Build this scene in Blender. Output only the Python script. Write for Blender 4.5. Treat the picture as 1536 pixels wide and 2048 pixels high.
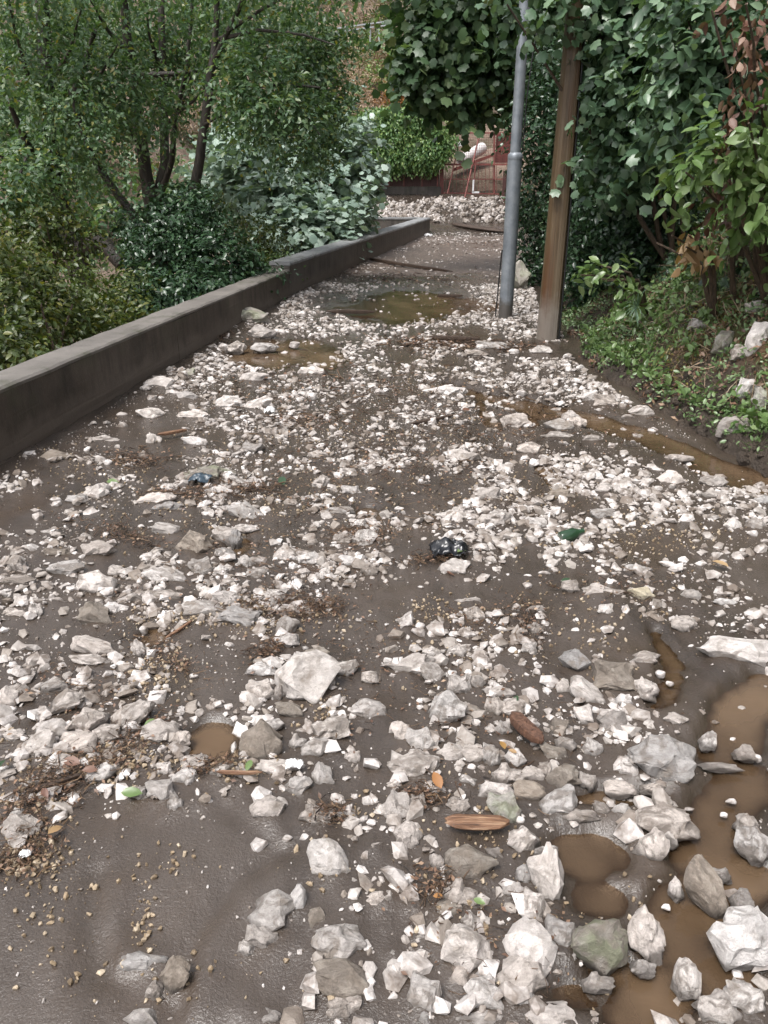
import bpy, bmesh, math, random
import numpy as np
from mathutils import Vector, Matrix, noise as mnoise

for o in list(bpy.data.objects):
    bpy.data.objects.remove(o, do_unlink=True)
scene = bpy.context.scene
col = scene.collection
R = math.radians

# ------------------------------------------------------------------ camera
PITCH, CAMH, FPX = R(23.7), 1.6, 1538.0          # focal length in pixels of the 1536x2048 photograph
cam_data = bpy.data.cameras.new('camera')
cam = bpy.data.objects.new('camera', cam_data)
col.objects.link(cam)
cam_data.sensor_fit = 'VERTICAL'
cam_data.sensor_height = 24.0
cam_data.lens = 24.0 * FPX / 2048.0
cam_data.clip_end = 500
cam.location = (0, 0, CAMH)
cam.rotation_euler = (math.pi / 2 - PITCH, 0, 0)
scene.camera = cam

# ------------------------------------------------------------------ world, sun, exposure
SUN_EL, SUN_AZ = R(64), R(222)                    # overcast: broad soft light from high up behind the viewer's left
world = bpy.data.worlds.new('World')
scene.world = world
world.use_nodes = True
wn, wl = world.node_tree.nodes, world.node_tree.links
bg = wn['Background']
sky = wn.new('ShaderNodeTexSky')
sky.sky_type = 'NISHITA'
sky.sun_disc = False
sky.sun_elevation = SUN_EL
sky.sun_rotation = SUN_AZ
sky.dust_density = 4.0
hs = wn.new('ShaderNodeHueSaturation')            # cloud cover: nearly grey sky
hs.inputs['Saturation'].default_value = 0.30
wl.new(sky.outputs[0], hs.inputs['Color'])
wl.new(hs.outputs[0], bg.inputs['Color'])
bg.inputs['Strength'].default_value = 0.13
sun_data = bpy.data.lights.new('sun', 'SUN')
sun_data.energy = 1.5
sun_data.angle = R(22)
sun_data.color = (1.0, 0.97, 0.94)
sun = bpy.data.objects.new('sun', sun_data)
col.objects.link(sun)
sdir = Vector((math.sin(SUN_AZ) * math.cos(SUN_EL), math.cos(SUN_AZ) * math.cos(SUN_EL), math.sin(SUN_EL)))
sun.rotation_euler = sdir.to_track_quat('Z', 'Y').to_euler()
sun.location = (0, 0, 30)
scene.view_settings.view_transform = 'Standard'
scene.view_settings.look = 'None'
scene.view_settings.gamma = 1.0
scene.view_settings.exposure = 1.07
scene.view_settings.use_curve_mapping = False
scene.cycles.use_denoising = True
scene.cycles.max_bounces = 6
scene.cycles.transparent_max_bounces = 4
scene.cycles.use_adaptive_sampling = True
scene.cycles.adaptive_threshold = 0.02

# ------------------------------------------------------------------ helpers
CT, ST = math.cos(PITCH), math.sin(PITCH)
FWD = Vector((0, CT, -ST)); UP = Vector((0, ST, CT)); RIGHT = Vector((1, 0, 0))

def at(px, py, Y):
    """photograph pixel -> point on the vertical plane at distance Y"""
    u, v = (px - 768) / FPX, (1024 - py) / FPX
    d = FWD + RIGHT * u + UP * v
    return Vector((0, 0, CAMH)) + d * (Y / d.y)

def ground(px, py, z=0.0):
    u, v = (px - 768) / FPX, (1024 - py) / FPX
    d = FWD + RIGHT * u + UP * v
    return Vector((0, 0, CAMH)) + d * ((z - CAMH) / d.z)

def depth_of(p):
    return (Vector(p) - Vector((0, 0, CAMH))).dot(FWD)

def to_px(x, y, z=0.0):
    x = np.asarray(x, float); y = np.asarray(y, float)
    dz = z - CAMH
    dep = y * CT - dz * ST
    up = y * ST + dz * CT
    return 768 + FPX * x / dep, 1024 - FPX * up / dep

def hash2(ix, iy, seed):
    h = (ix.astype(np.int64) * 374761393 + iy.astype(np.int64) * 668265263 + seed * 974711) & 0xFFFFFFFF
    h = ((h ^ (h >> 13)) * 1274126177) & 0xFFFFFFFF
    h = h ^ (h >> 16)
    return (h & 0xFFFFFF) / float(0xFFFFFF)

def vnoise(x, y, seed=0):
    x = np.asarray(x, float); y = np.asarray(y, float)
    ix, iy = np.floor(x), np.floor(y)
    fx, fy = x - ix, y - iy
    fx = fx * fx * (3 - 2 * fx); fy = fy * fy * (3 - 2 * fy)
    a = hash2(ix, iy, seed); b = hash2(ix + 1, iy, seed)
    c = hash2(ix, iy + 1, seed); d = hash2(ix + 1, iy + 1, seed)
    return (a * (1 - fx) + b * fx) * (1 - fy) + (c * (1 - fx) + d * fx) * fy

def fbm(x, y, seed=0, octv=4):
    s, a, t = 0.0, 1.0, 0.0
    for k in range(octv):
        s = s + a * (vnoise(x * 2 ** k + 17.3 * k, y * 2 ** k - 9.1 * k, seed + k) * 2 - 1)
        t += a; a *= 0.5
    return s / t

def mesh_np(name, V, F, smooth=True):
    """V (n,3), F (m,k) all faces with k corners"""
    V = np.ascontiguousarray(V, dtype=np.float32); F = np.ascontiguousarray(F, dtype=np.int32)
    me = bpy.data.meshes.new(name)
    k = F.shape[1]
    me.vertices.add(len(V)); me.vertices.foreach_set('co', V.ravel())
    me.loops.add(F.size); me.loops.foreach_set('vertex_index', F.ravel())
    me.polygons.add(len(F)); me.polygons.foreach_set('loop_start', np.arange(len(F), dtype=np.int32) * k)
    me.polygons.foreach_set('use_smooth', np.full(len(F), smooth))
    me.update(calc_edges=True)
    return me

def link(name, me, mat=None, parent=None, loc=None):
    o = bpy.data.objects.new(name, me)
    col.objects.link(o)
    if mat is not None and me is not None:
        if len(me.materials) == 0: me.materials.append(mat)
        else:
            o.material_slots[0].link = 'OBJECT'; o.material_slots[0].material = mat
    if parent is not None: o.parent = parent
    if loc is not None: o.location = loc
    return o

def tag(o, label=None, cat=None, group=None, kind=None):
    if label: o['label'] = label
    if cat: o['category'] = cat
    if group: o['group'] = group
    if kind: o['kind'] = kind
    return o

def empty(name, loc, label=None, cat=None, group=None):
    o = bpy.data.objects.new(name, None)
    o.empty_display_size = 0.1
    col.objects.link(o); o.location = loc
    return tag(o, label, cat, group)

def rel(pts, root):
    b = Vector(root.location)
    return [Vector(p) - b for p in pts]

def tube_data(pts, radii, n=8, cap=True):
    pts = [Vector(p) for p in pts]
    V, F = [], []
    prev = None
    for i, p in enumerate(pts):
        if i == 0: t = pts[1] - pts[0]
        elif i == len(pts) - 1: t = pts[-1] - pts[-2]
        else: t = pts[i + 1] - pts[i - 1]
        t.normalize()
        if prev is None:
            a = t.orthogonal().normalized()
        else:
            a = (prev - t * prev.dot(t)).normalized()
        prev = a
        b = t.cross(a)
        for k in range(n):
            ang = 2 * math.pi * k / n
            V.append(p + (a * math.cos(ang) + b * math.sin(ang)) * radii[i])
    for i in range(len(pts) - 1):
        for k in range(n):
            k2 = (k + 1) % n
            F.append((i * n + k, i * n + k2, (i + 1) * n + k2, (i + 1) * n + k))
    if cap:
        F.append(tuple(range(n - 1, -1, -1)))
        F.append(tuple((len(pts) - 1) * n + k for k in range(n)))
    return V, F

class MB:
    def __init__(self): self.V, self.F = [], []
    def add(self, V, F):
        b = len(self.V); self.V += [tuple(v) for v in V]; self.F += [tuple(b + i for i in f) for f in F]
        return self
    def tube(self, pts, radii, n=8, cap=True):
        if not hasattr(radii, '__len__'): radii = [radii] * len(pts)
        return self.add(*tube_data(pts, radii, n, cap))
    def box(self, lo, hi):
        x0, y0, z0 = lo; x1, y1, z1 = hi
        return self.add([(x0, y0, z0), (x1, y0, z0), (x1, y1, z0), (x0, y1, z0), (x0, y0, z1), (x1, y0, z1), (x1, y1, z1), (x0, y1, z1)],
                        [(3, 2, 1, 0), (4, 5, 6, 7), (0, 1, 5, 4), (1, 2, 6, 5), (2, 3, 7, 6), (3, 0, 4, 7)])
    def bar(self, a, b, w, h):
        a, b = Vector(a), Vector(b); t = (b - a).normalized()
        s = t.cross(Vector((0, 1, 0)))
        if s.length < 1e-3: s = t.cross(Vector((0, 0, 1)))
        s.normalize(); u = s.cross(t)
        V = []
        for p in (a, b):
            for i, j in ((-1, -1), (1, -1), (1, 1), (-1, 1)):
                V.append(p + s * (i * w / 2) + u * (j * h / 2))
        return self.add(V, [(3, 2, 1, 0), (4, 5, 6, 7), (0, 1, 5, 4), (1, 2, 6, 5), (2, 3, 7, 6), (3, 0, 4, 7)])
    def build(self, name, mat, parent=None, smooth=False):
        me = bpy.data.meshes.new(name); me.from_pydata(self.V, [], self.F)
        me.polygons.foreach_set('use_smooth', [smooth] * len(me.polygons))
        if smooth: me.set_sharp_from_angle(angle=R(50))
        me.update()
        return link(name, me, mat, parent)

# ------------------------------------------------------------------ materials
class NT:
    def __init__(self, name):
        self.m = bpy.data.materials.new(name); self.m.use_nodes = True
        self.n, self.l = self.m.node_tree.nodes, self.m.node_tree.links
        self.b = self.n['Principled BSDF']
        self.geo = None
    def pos(self):
        if self.geo is None: self.geo = self.n.new('ShaderNodeNewGeometry')
        return self.geo.outputs['Position']
    def obj(self):
        return self.n.new('ShaderNodeTexCoord').outputs['Object']
    def mapped(self, src, scale, rot=(0, 0, 0)):
        mp = self.n.new('ShaderNodeMapping'); self.l.new(src, mp.inputs[0])
        mp.inputs['Scale'].default_value = scale; mp.inputs['Rotation'].default_value = rot
        return mp.outputs[0]
    def noise(self, src, scale, detail=4, rough=0.55, dist=0.0):
        t = self.n.new('ShaderNodeTexNoise')
        if src is not None: self.l.new(src, t.inputs['Vector'])
        t.inputs['Scale'].default_value = scale; t.inputs['Detail'].default_value = detail
        t.inputs['Roughness'].default_value = rough; t.inputs['Distortion'].default_value = dist
        return t.outputs['Fac']
    def ramp(self, src, stops):
        r = self.n.new('ShaderNodeValToRGB'); self.l.new(src, r.inputs[0])
        e = r.color_ramp.elements
        while len(e) < len(stops): e.new(0.5)
        for k, (p, c) in enumerate(stops):
            e[k].position = p
            e[k].color = (c[0], c[1], c[2], 1) if hasattr(c, '__len__') else (c, c, c, 1)
        return r.outputs[0]
    def mix(self, fac, a, b, mode='MIX'):
        m = self.n.new('ShaderNodeMix'); m.data_type = 'RGBA'; m.blend_type = mode
        if hasattr(fac, 'links'): self.l.new(fac, m.inputs[0])
        else: m.inputs[0].default_value = fac
        for s, v in ((6, a), (7, b)):
            if hasattr(v, 'links'): self.l.new(v, m.inputs[s])
            else: m.inputs[s].default_value = (v[0], v[1], v[2], 1)
        return m.outputs[2]
    def math(self, op, a, b=None, clamp=False):
        m = self.n.new('ShaderNodeMath'); m.operation = op; m.use_clamp = clamp
        for s, v in ((0, a), (1, b)):
            if v is None: continue
            if hasattr(v, 'links'): self.l.new(v, m.inputs[s])
            else: m.inputs[s].default_value = v
        return m.outputs[0]
    def bump(self, h, strength, dist, prev=None):
        b = self.n.new('ShaderNodeBump'); self.l.new(h, b.inputs['Height'])
        b.inputs['Strength'].default_value = strength; b.inputs['Distance'].default_value = dist
        if prev is not None: self.l.new(prev, b.inputs['Normal'])
        return b.outputs[0]
    def set(self, **kw):
        nm = {'color': 'Base Color', 'rough': 'Roughness', 'normal': 'Normal', 'metal': 'Metallic', 'spec': 'Specular IOR Level'}
        for k, v in kw.items():
            s = self.b.inputs[nm[k]]
            if hasattr(v, 'links'): self.l.new(v, s)
            elif hasattr(v, '__len__'): s.default_value = (v[0], v[1], v[2], 1)
            else: s.default_value = v
        return self.m

MAT = {}
def mat_mud():
    t = NT('wet_mud'); p = t.pos()
    flow = t.mapped(p, (2.2, 0.8, 1.0), (0, 0, R(20)))
    big = t.noise(flow, 1.4, 5, 0.6, 0.6)
    c = t.ramp(big, [(0.3, (0.034, 0.0255, 0.0195)), (0.5, (0.055, 0.042, 0.033)), (0.72, (0.078, 0.062, 0.051))])
    warm = t.noise(p, 2.3, 3)
    c = t.mix(t.ramp(warm, [(0.5, 0.0), (0.75, 0.75)]), c, (0.066, 0.046, 0.032))
    grain = t.noise(p, 150, 3, 0.7)
    c = t.mix(t.ramp(grain, [(0.62, 0.0), (0.80, 0.45)]), c, (0.21, 0.18, 0.15))
    c = t.mix(t.ramp(grain, [(0.22, 0.5), (0.38, 0.0)]), c, (0.03, 0.026, 0.024))
    fine = t.noise(p, 60, 4, 0.65)
    rip = t.noise(t.mapped(p, (14, 4, 1), (0, 0, R(24))), 1.6, 4, 0.6, 0.4)
    n = t.bump(rip, 0.20, 0.02)
    n = t.bump(fine, 0.22, 0.006, n)
    n = t.bump(grain, 0.70, 0.0035, n)
    ro = t.ramp(t.noise(flow, 2.2, 3), [(0.3, 0.12), (0.7, 0.32)])
    sep = t.n.new('ShaderNodeSeparateXYZ'); t.l.new(p, sep.inputs[0])
    wetm = t.ramp(t.math('MULTIPLY', t.math('SUBTRACT', sep.outputs[2], t.math('MULTIPLY', t.noise(p, 9, 3), 0.012)), 40.0, True), [(0.0, 1.0), (0.45, 0.0)])   # soaked margin at the water's edge
    c = t.mix(t.math('MULTIPLY', wetm, 0.45), c, (0.034, 0.024, 0.015))
    ro = t.mix(wetm, ro, (0.07, 0.07, 0.07))
    return t.set(color=c, rough=ro, normal=n, spec=0.7)
MAT['mud'] = mat_mud()

def mat_gravel_mud():
    t = NT('gritty_road'); p = t.pos()
    g = t.noise(p, 15, 5, 0.75)
    c = t.ramp(g, [(0.35, (0.050, 0.036, 0.028)), (0.55, (0.11, 0.080, 0.062)), (0.72, (0.28, 0.225, 0.185))])
    n = t.bump(g, 0.5, 0.02)
    return t.set(color=c, rough=0.5, normal=n)
MAT['grit'] = mat_gravel_mud()

def mat_water():
    t = NT('muddy_water'); p = t.pos()
    s = t.noise(t.mapped(p, (1.0, 0.6, 1), (0, 0, 0.4)), 2.0, 4, 0.55, 1.2)
    c = t.ramp(s, [(0.3, (0.088, 0.056, 0.032)), (0.7, (0.135, 0.090, 0.054))])
    w = t.noise(t.mapped(p, (4, 9, 1), (0, 0, 0.5)), 2.0, 3, 0.5, 0.6)
    n = t.bump(w, 0.16, 0.02)
    t.n.remove(t.b)
    at_ = t.n.new('ShaderNodeAttribute'); at_.attribute_name = 'depth'
    turb = t.ramp(t.math('MULTIPLY', at_.outputs['Fac'], 26.0, True), [(0.0, 0.10), (0.85, 1.0)])   # turbid water hides the bed with depth
    dif = t.n.new('ShaderNodeBsdfDiffuse'); t.l.new(c, dif.inputs[0]); t.l.new(n, dif.inputs['Normal'])
    tr = t.n.new('ShaderNodeBsdfTransparent'); tr.inputs[0].default_value = (0.80, 0.68, 0.55, 1)
    mx = t.n.new('ShaderNodeMixShader'); t.l.new(turb, mx.inputs[0]); t.l.new(tr.outputs[0], mx.inputs[1]); t.l.new(dif.outputs[0], mx.inputs[2])
    gl = t.n.new('ShaderNodeBsdfGlossy'); gl.inputs['Roughness'].default_value = 0.04; t.l.new(n, gl.inputs['Normal'])
    fr_ = t.n.new('ShaderNodeFresnel'); fr_.inputs[0].default_value = 1.36; t.l.new(n, fr_.inputs['Normal'])
    m2 = t.n.new('ShaderNodeMixShader'); t.l.new(fr_.outputs[0], m2.inputs[0]); t.l.new(mx.outputs[0], m2.inputs[1]); t.l.new(gl.outputs[0], m2.inputs[2])
    t.l.new(m2.outputs[0], t.n['Material Output'].inputs[0])
    return t.m
MAT['water'] = mat_water()

def mat_rock(name, dark, light, green=0.0, tint=None):
    t = NT(name); o = t.obj(); p = t.pos()
    info = t.n.new('ShaderNodeObjectInfo').outputs['Random']
    a = t.noise(o, 2.2, 6, 0.62)
    c = t.ramp(a, [(0.30, dark), (0.62, light)])
    v = t.math('MULTIPLY_ADD', info, 0.45); v.node.inputs[2].default_value = 0.75
    hsv = t.n.new('ShaderNodeHueSaturation'); t.l.new(c, hsv.inputs['Color']); t.l.new(v, hsv.inputs['Value'])
    c = hsv.outputs[0]
    r2 = t.math('FRACT', t.math('MULTIPLY', info, 7.31))
    c = t.mix(t.math('MULTIPLY', r2, 0.55), c, t.mix(1.0, c, (0.80, 0.70, 0.62), 'MULTIPLY'))
    r3 = t.math('FRACT', t.math('MULTIPLY', info, 23.7))
    coat = t.math('ADD', t.noise(o, 1.3, 5, 0.65, 0.6), t.math('MULTIPLY', r3, 0.22))
    c = t.mix(t.ramp(coat, [(0.60, 0.0), (0.72, 0.72)]), c, (0.17, 0.14, 0.115))
    pit = t.noise(o, 7.5, 5, 0.7)
    c = t.mix(t.ramp(pit, [(0.27, 0.8), (0.37, 0.0)]), c, (0.13, 0.11, 0.095))
    crk = t.noise(t.mapped(o, (1.0, 2.2, 1.4)), 2.6, 7, 0.75, 1.2)
    c = t.mix(t.ramp(t.math('ABSOLUTE', t.math('SUBTRACT', crk, 0.5)), [(0.0, 0.7), (0.009, 0.0)]), c, (0.14, 0.12, 0.105))
    stain = t.noise(p, 16, 4, 0.6, 0.5)
    c = t.mix(t.ramp(stain, [(0.54, 0.0), (0.70, 0.65)]), c, (0.24, 0.195, 0.155))
    if green:
        c = t.mix(t.math('MULTIPLY', t.ramp(t.noise(o, 1.6, 4), [(0.42, 0.0), (0.6, 1.0)]), green), c, (0.20, 0.25, 0.13))
    # mud splashed up from the ground: an uneven tide line
    sep = t.n.new('ShaderNodeSeparateXYZ'); t.l.new(p, sep.inputs[0])
    lvl = t.math('SUBTRACT', sep.outputs[2], t.math('MULTIPLY', t.noise(p, 22, 3), 0.046))
    c = t.mix(t.ramp(t.math('MULTIPLY', lvl, 20.0, True), [(0.0, 0.8), (0.35, 0.0)]), c, (0.085, 0.072, 0.062))
    n = t.bump(t.noise(o, 4.5, 8, 0.75), 0.7, 0.03)
    n = t.bump(t.noise(p, 110, 4, 0.7), 0.5, 0.004, n)
    ro = t.ramp(pit, [(0.3, 0.40), (0.7, 0.62)])
    return t.set(color=c, rough=ro, normal=n, spec=0.45)
MAT['W'] = mat_rock('white_limestone', (0.50, 0.465, 0.445), (0.79, 0.755, 0.73))
MAT['P'] = mat_rock('pale_limestone', (0.41, 0.372, 0.345), (0.72, 0.68, 0.65))
MAT['G'] = mat_rock('grey_limestone', (0.26, 0.245, 0.235), (0.50, 0.48, 0.468))
MAT['T'] = mat_rock('tan_limestone', (0.22, 0.185, 0.15), (0.44, 0.395, 0.345))
MAT['N'] = mat_rock('lichened_limestone', (0.30, 0.29, 0.26), (0.54, 0.52, 0.48), green=0.42)
MAT['Y'] = mat_rock('cream_limestone', (0.42, 0.37, 0.26), (0.62, 0.57, 0.44))

def mat_vary(name, stops, rough=0.5, bump_scale=60, bump=0.3, spec=0.45, wet=None):
    """per-piece colour from the 'v' attribute"""
    t = NT(name)
    at_ = t.n.new('ShaderNodeAttribute'); at_.attribute_name = 'v'
    c = t.ramp(at_.outputs['Fac'], stops)
    p = t.pos()
    nz = t.noise(p, bump_scale, 4, 0.6)
    c = t.mix(t.ramp(nz, [(0.3, 0.45), (0.5, 0.0)]), c, tuple(0.45 * x for x in stops[0][1]))
    if wet: c = t.mix(t.ramp(t.noise(p, wet, 4, 0.65), [(0.43, 0.0), (0.62, 0.88)]), c, (0.15, 0.118, 0.095))
    return t.set(color=c, rough=rough, normal=t.bump(nz, bump, 0.006), spec=spec)
MAT['rubble'] = mat_vary('limestone_rubble', [(0.0, (0.22, 0.185, 0.155)), (0.25, (0.37, 0.335, 0.305)), (0.6, (0.54, 0.50, 0.475)), (1.0, (0.70, 0.665, 0.64))], 0.5, 45, 0.8, wet=13)
MAT['pebble'] = mat_vary('tan_pebbles', [(0.0, (0.15, 0.11, 0.07)), (0.5, (0.29, 0.215, 0.135)), (1.0, (0.46, 0.38, 0.28))], 0.4, 200, 0.3)
MAT['twig'] = mat_vary('wet_twigs', [(0.0, (0.020, 0.013, 0.009)), (0.5, (0.065, 0.036, 0.020)), (1.0, (0.16, 0.10, 0.055))], 0.5, 80, 0.3)

def mat_leaf(name, stops, rough=0.32, trans=0.25, spec=0.5):
    t = NT(name)
    at_ = t.n.new('ShaderNodeAttribute'); at_.attribute_name = 'v'
    c = t.ramp(at_.outputs['Fac'], stops)
    t.set(color=c, rough=rough, spec=spec)
    if trans:
        tr = t.n.new('ShaderNodeBsdfTranslucent')
        lighter = t.mix(1.0, c, (1.6, 1.7, 0.7), 'MULTIPLY'); t.l.new(lighter, tr.inputs[0])
        mx = t.n.new('ShaderNodeMixShader'); mx.inputs[0].default_value = trans
        t.l.new(t.b.outputs[0], mx.inputs[1]); t.l.new(tr.outputs[0], mx.inputs[2])
        t.l.new(mx.outputs[0], t.n['Material Output'].inputs[0])
    return t.m
LEAF = {
 'canopy': mat_leaf('canopy_leaf', [(0.0, (0.038, 0.078, 0.038)), (0.55, (0.085, 0.152, 0.072)), (0.92, (0.15, 0.20, 0.08)), (1.0, (0.22, 0.20, 0.05))], 0.40, 0.3),
 'olive': mat_leaf('olive_leaf', [(0.0, (0.034, 0.058, 0.016)), (0.6, (0.066, 0.094, 0.024)), (1.0, (0.15, 0.145, 0.03))], 0.4),
 'dark': mat_leaf('dark_leaf', [(0.0, (0.018, 0.042, 0.022)), (0.7, (0.040, 0.080, 0.038)), (1.0, (0.075, 0.125, 0.06))], 0.30, 0.15),
 'fig': mat_leaf('fig_leaf', [(0.0, (0.14, 0.21, 0.17)), (0.5, (0.25, 0.335, 0.28)), (1.0, (0.37, 0.45, 0.39))], 0.38, 0.15),
 'ivy': mat_leaf('ivy_leaf', [(0.0, (0.058, 0.125, 0.046)), (0.5, (0.115, 0.215, 0.074)), (1.0, (0.26, 0.34, 0.11))], 0.4),
 'vine': mat_leaf('vine_leaf', [(0.0, (0.036, 0.070, 0.034)), (0.6, (0.080, 0.138, 0.066)), (0.95, (0.14, 0.20, 0.085)), (1.0, (0.15, 0.18, 0.05))], 0.42),
 'laurel': mat_leaf('laurel_leaf', [(0.0, (0.045, 0.088, 0.050)), (0.6, (0.098, 0.165, 0.092)), (1.0, (0.18, 0.26, 0.155))], 0.33, 0.2),
 'fresh': mat_leaf('fresh_leaf', [(0.0, (0.060, 0.11, 0.030)), (0.6, (0.11, 0.175, 0.058)), (1.0, (0.19, 0.255, 0.11))], 0.3, 0.2),
 'dead': mat_leaf('dead_leaf', [(0.0, (0.060, 0.026, 0.017)), (0.5, (0.13, 0.060, 0.040)), (1.0, (0.25, 0.165, 0.115))], 0.5, 0.1),
 'tan': mat_leaf('dry_tan_leaf', [(0.0, (0.19, 0.115, 0.05)), (0.6, (0.34, 0.22, 0.11)), (1.0, (0.46, 0.33, 0.19))], 0.5, 0.15),
 'orange': mat_leaf('orange_leaf', [(0.0, (0.17, 0.075, 0.025)), (0.6, (0.33, 0.15, 0.05)), (1.0, (0.30, 0.25, 0.08))], 0.5, 0.2),
 'dry': mat_leaf('dry_grass', [(0.0, (0.17, 0.115, 0.075)), (0.5, (0.32, 0.225, 0.15)), (1.0, (0.46, 0.37, 0.27))], 0.6, 0.1),
 'cover': mat_leaf('cover_leaf', [(0.0, (0.05, 0.09, 0.03)), (0.5, (0.12, 0.19, 0.075)), (1.0, (0.25, 0.33, 0.18))], 0.35, 0.15),
 'grass': mat_leaf('blue_grass', [(0.0, (0.06, 0.11, 0.07)), (1.0, (0.20, 0.29, 0.20))], 0.4, 0.15),
 'litter': mat_leaf('leaf_litter', [(0.0, (0.070, 0.036, 0.023)), (0.5, (0.165, 0.092, 0.056)), (1.0, (0.32, 0.22, 0.145))], 0.5, 0.0),
 'moss': mat_leaf('moss_tuft', [(0.0, (0.085, 0.08, 0.016)), (0.5, (0.18, 0.155, 0.03)), (1.0, (0.26, 0.225, 0.06))], 0.7, 0.0),
}

def mat_bark(name, a, b, scale=7):
    t = NT(name); p = t.pos()
    s = t.noise(t.mapped(p, (4, 4, 0.8)), scale, 5, 0.65)
    c = t.ramp(s, [(0.3, a), (0.7, b)])
    return t.set(color=c, rough=0.6, normal=t.bump(s, 0.6, 0.03))
MAT['bark'] = mat_bark('dark_wet_bark', (0.012, 0.010, 0.008), (0.055, 0.043, 0.033))
MAT['stem'] = mat_bark('stem_bark', (0.03, 0.020, 0.013), (0.10, 0.065, 0.04), 14)

def mat_concrete(name, dark, light, streak=1.0):
    t = NT(name); p = t.pos()
    a = t.noise(p, 2.2, 6, 0.65)
    c = t.ramp(a, [(0.3, dark), (0.7, light)])
    st = t.noise(t.mapped(p, (5, 5, 0.5)), 2.4, 5, 0.6)
    c = t.mix(t.math('MULTIPLY', t.ramp(st, [(0.45, 0.0), (0.7, 0.8)]), streak), c, tuple(0.35 * x for x in dark))
    g = t.noise(p, 95, 3, 0.7)
    c = t.mix(t.ramp(g, [(0.66, 0.0), (0.78, 0.6)]), c, tuple(min(1, 2.2 * x) for x in light))
    c = t.mix(t.ramp(g, [(0.22, 0.6), (0.34, 0.0)]), c, tuple(0.4 * x for x in dark))
    sep = t.n.new('ShaderNodeSeparateXYZ'); t.l.new(p, sep.inputs[0])
    spl = t.math('SUBTRACT', sep.outputs[2], t.math('MULTIPLY', t.noise(p, 5, 5, 0.7), 0.30))
    c = t.mix(t.ramp(spl, [(0.0, 0.75), (0.10, 0.0)]), c, (0.115, 0.093, 0.076))   # silt splashed on the foot
    mo = t.math('MULTIPLY', t.ramp(t.noise(p, 3.1, 5, 0.7), [(0.52, 0.0), (0.66, 0.7)]), t.ramp(sep.outputs[2], [(0.22, 0.0), (0.42, 1.0)]))
    c = t.mix(mo, c, (0.050, 0.052, 0.028))
    bd = t.n.new('ShaderNodeTexWave'); bd.bands_direction = 'Z'; t.l.new(p, bd.inputs['Vector'])
    bd.inputs['Scale'].default_value = 2.1; bd.inputs['Distortion'].default_value = 0.6
    n = t.bump(t.ramp(bd.outputs['Fac'], [(0.0, 0.0), (0.08, 1.0)]), 0.13, 0.010)
    n = t.bump(a, 0.35, 0.03, n); n = t.bump(g, 0.35, 0.006, n)
    return t.set(color=c, rough=0.62, normal=n)
MAT['concrete'] = mat_concrete('wet_dark_concrete', (0.033, 0.0245, 0.018), (0.105, 0.083, 0.066), 0.9)
MAT['concrete_far'] = mat_concrete('stained_concrete', (0.055, 0.047, 0.041), (0.12, 0.105, 0.092), 0.8)
MAT['coping'] = mat_concrete('concrete_coping', (0.17, 0.175, 0.18), (0.30, 0.30, 0.30), 0.2)
MAT['coping_near'] = mat_concrete('dirty_concrete_coping', (0.105, 0.094, 0.084), (0.19, 0.172, 0.155), 0.2)

def mat_galv():
    t = NT('galvanised_steel'); p = t.pos()
    s = t.noise(p, 9, 4, 0.6); st = t.noise(t.mapped(p, (14, 14, 0.7)), 3, 4)
    c = t.ramp(s, [(0.3, (0.17, 0.19, 0.21)), (0.7, (0.29, 0.315, 0.34))])
    c = t.mix(t.ramp(st, [(0.55, 0.0), (0.8, 0.5)]), c, (0.11, 0.115, 0.12))
    sep = t.n.new('ShaderNodeSeparateXYZ'); t.l.new(p, sep.inputs[0])
    z = t.math('SUBTRACT', sep.outputs[2], t.math('MULTIPLY', t.noise(p, 12, 4), 0.35))
    c = t.mix(t.ramp(z, [(0.0, 0.85), (0.12, 0.0)]), c, (0.09, 0.075, 0.06))
    return t.set(color=c, rough=0.42, metal=0.35, normal=t.bump(s, 0.15, 0.01))
MAT['galv'] = mat_galv()

def mat_pole():
    t = NT('weathered_pole_wood'); o = t.obj()
    s = t.noise(t.mapped(o, (9, 9, 0.35)), 3.0, 6, 0.7)
    c = t.ramp(s, [(0.25, (0.040, 0.023, 0.010)), (0.5, (0.092, 0.058, 0.028)), (0.75, (0.165, 0.125, 0.080))])
    big = t.noise(t.mapped(o, (4.5, 4.5, 0.30)), 1.5, 3)
    c = t.mix(t.ramp(big, [(0.42, 0.0), (0.58, 0.4)]), c, (0.145, 0.115, 0.082))
    big2 = t.noise(t.mapped(o, (5, 5, 0.45), (0, 0, 1.2)), 1.1, 3)
    c = t.mix(t.ramp(big2, [(0.54, 0.0), (0.64, 0.85)]), c, (0.085, 0.036, 0.014))
    sep = t.n.new('ShaderNodeSeparateXYZ'); t.l.new(o, sep.inputs[0])
    z = t.math('SUBTRACT', sep.outputs[2], t.math('MULTIPLY', t.noise(o, 9, 4), 0.5))
    c = t.mix(t.ramp(z, [(0.05, 0.8), (0.30, 0.0)]), c, (0.20, 0.175, 0.15))
    ck = t.noise(t.mapped(o, (26, 26, 0.25)), 2.0, 4, 0.6)
    n = t.bump(ck, 0.5, 0.02)
    c = t.mix(t.ramp(ck, [(0.28, 0.8), (0.38, 0.0)]), c, (0.03, 0.018, 0.01))
    return t.set(color=c, rough=0.42, normal=n)
MAT['pole'] = mat_pole()

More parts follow.
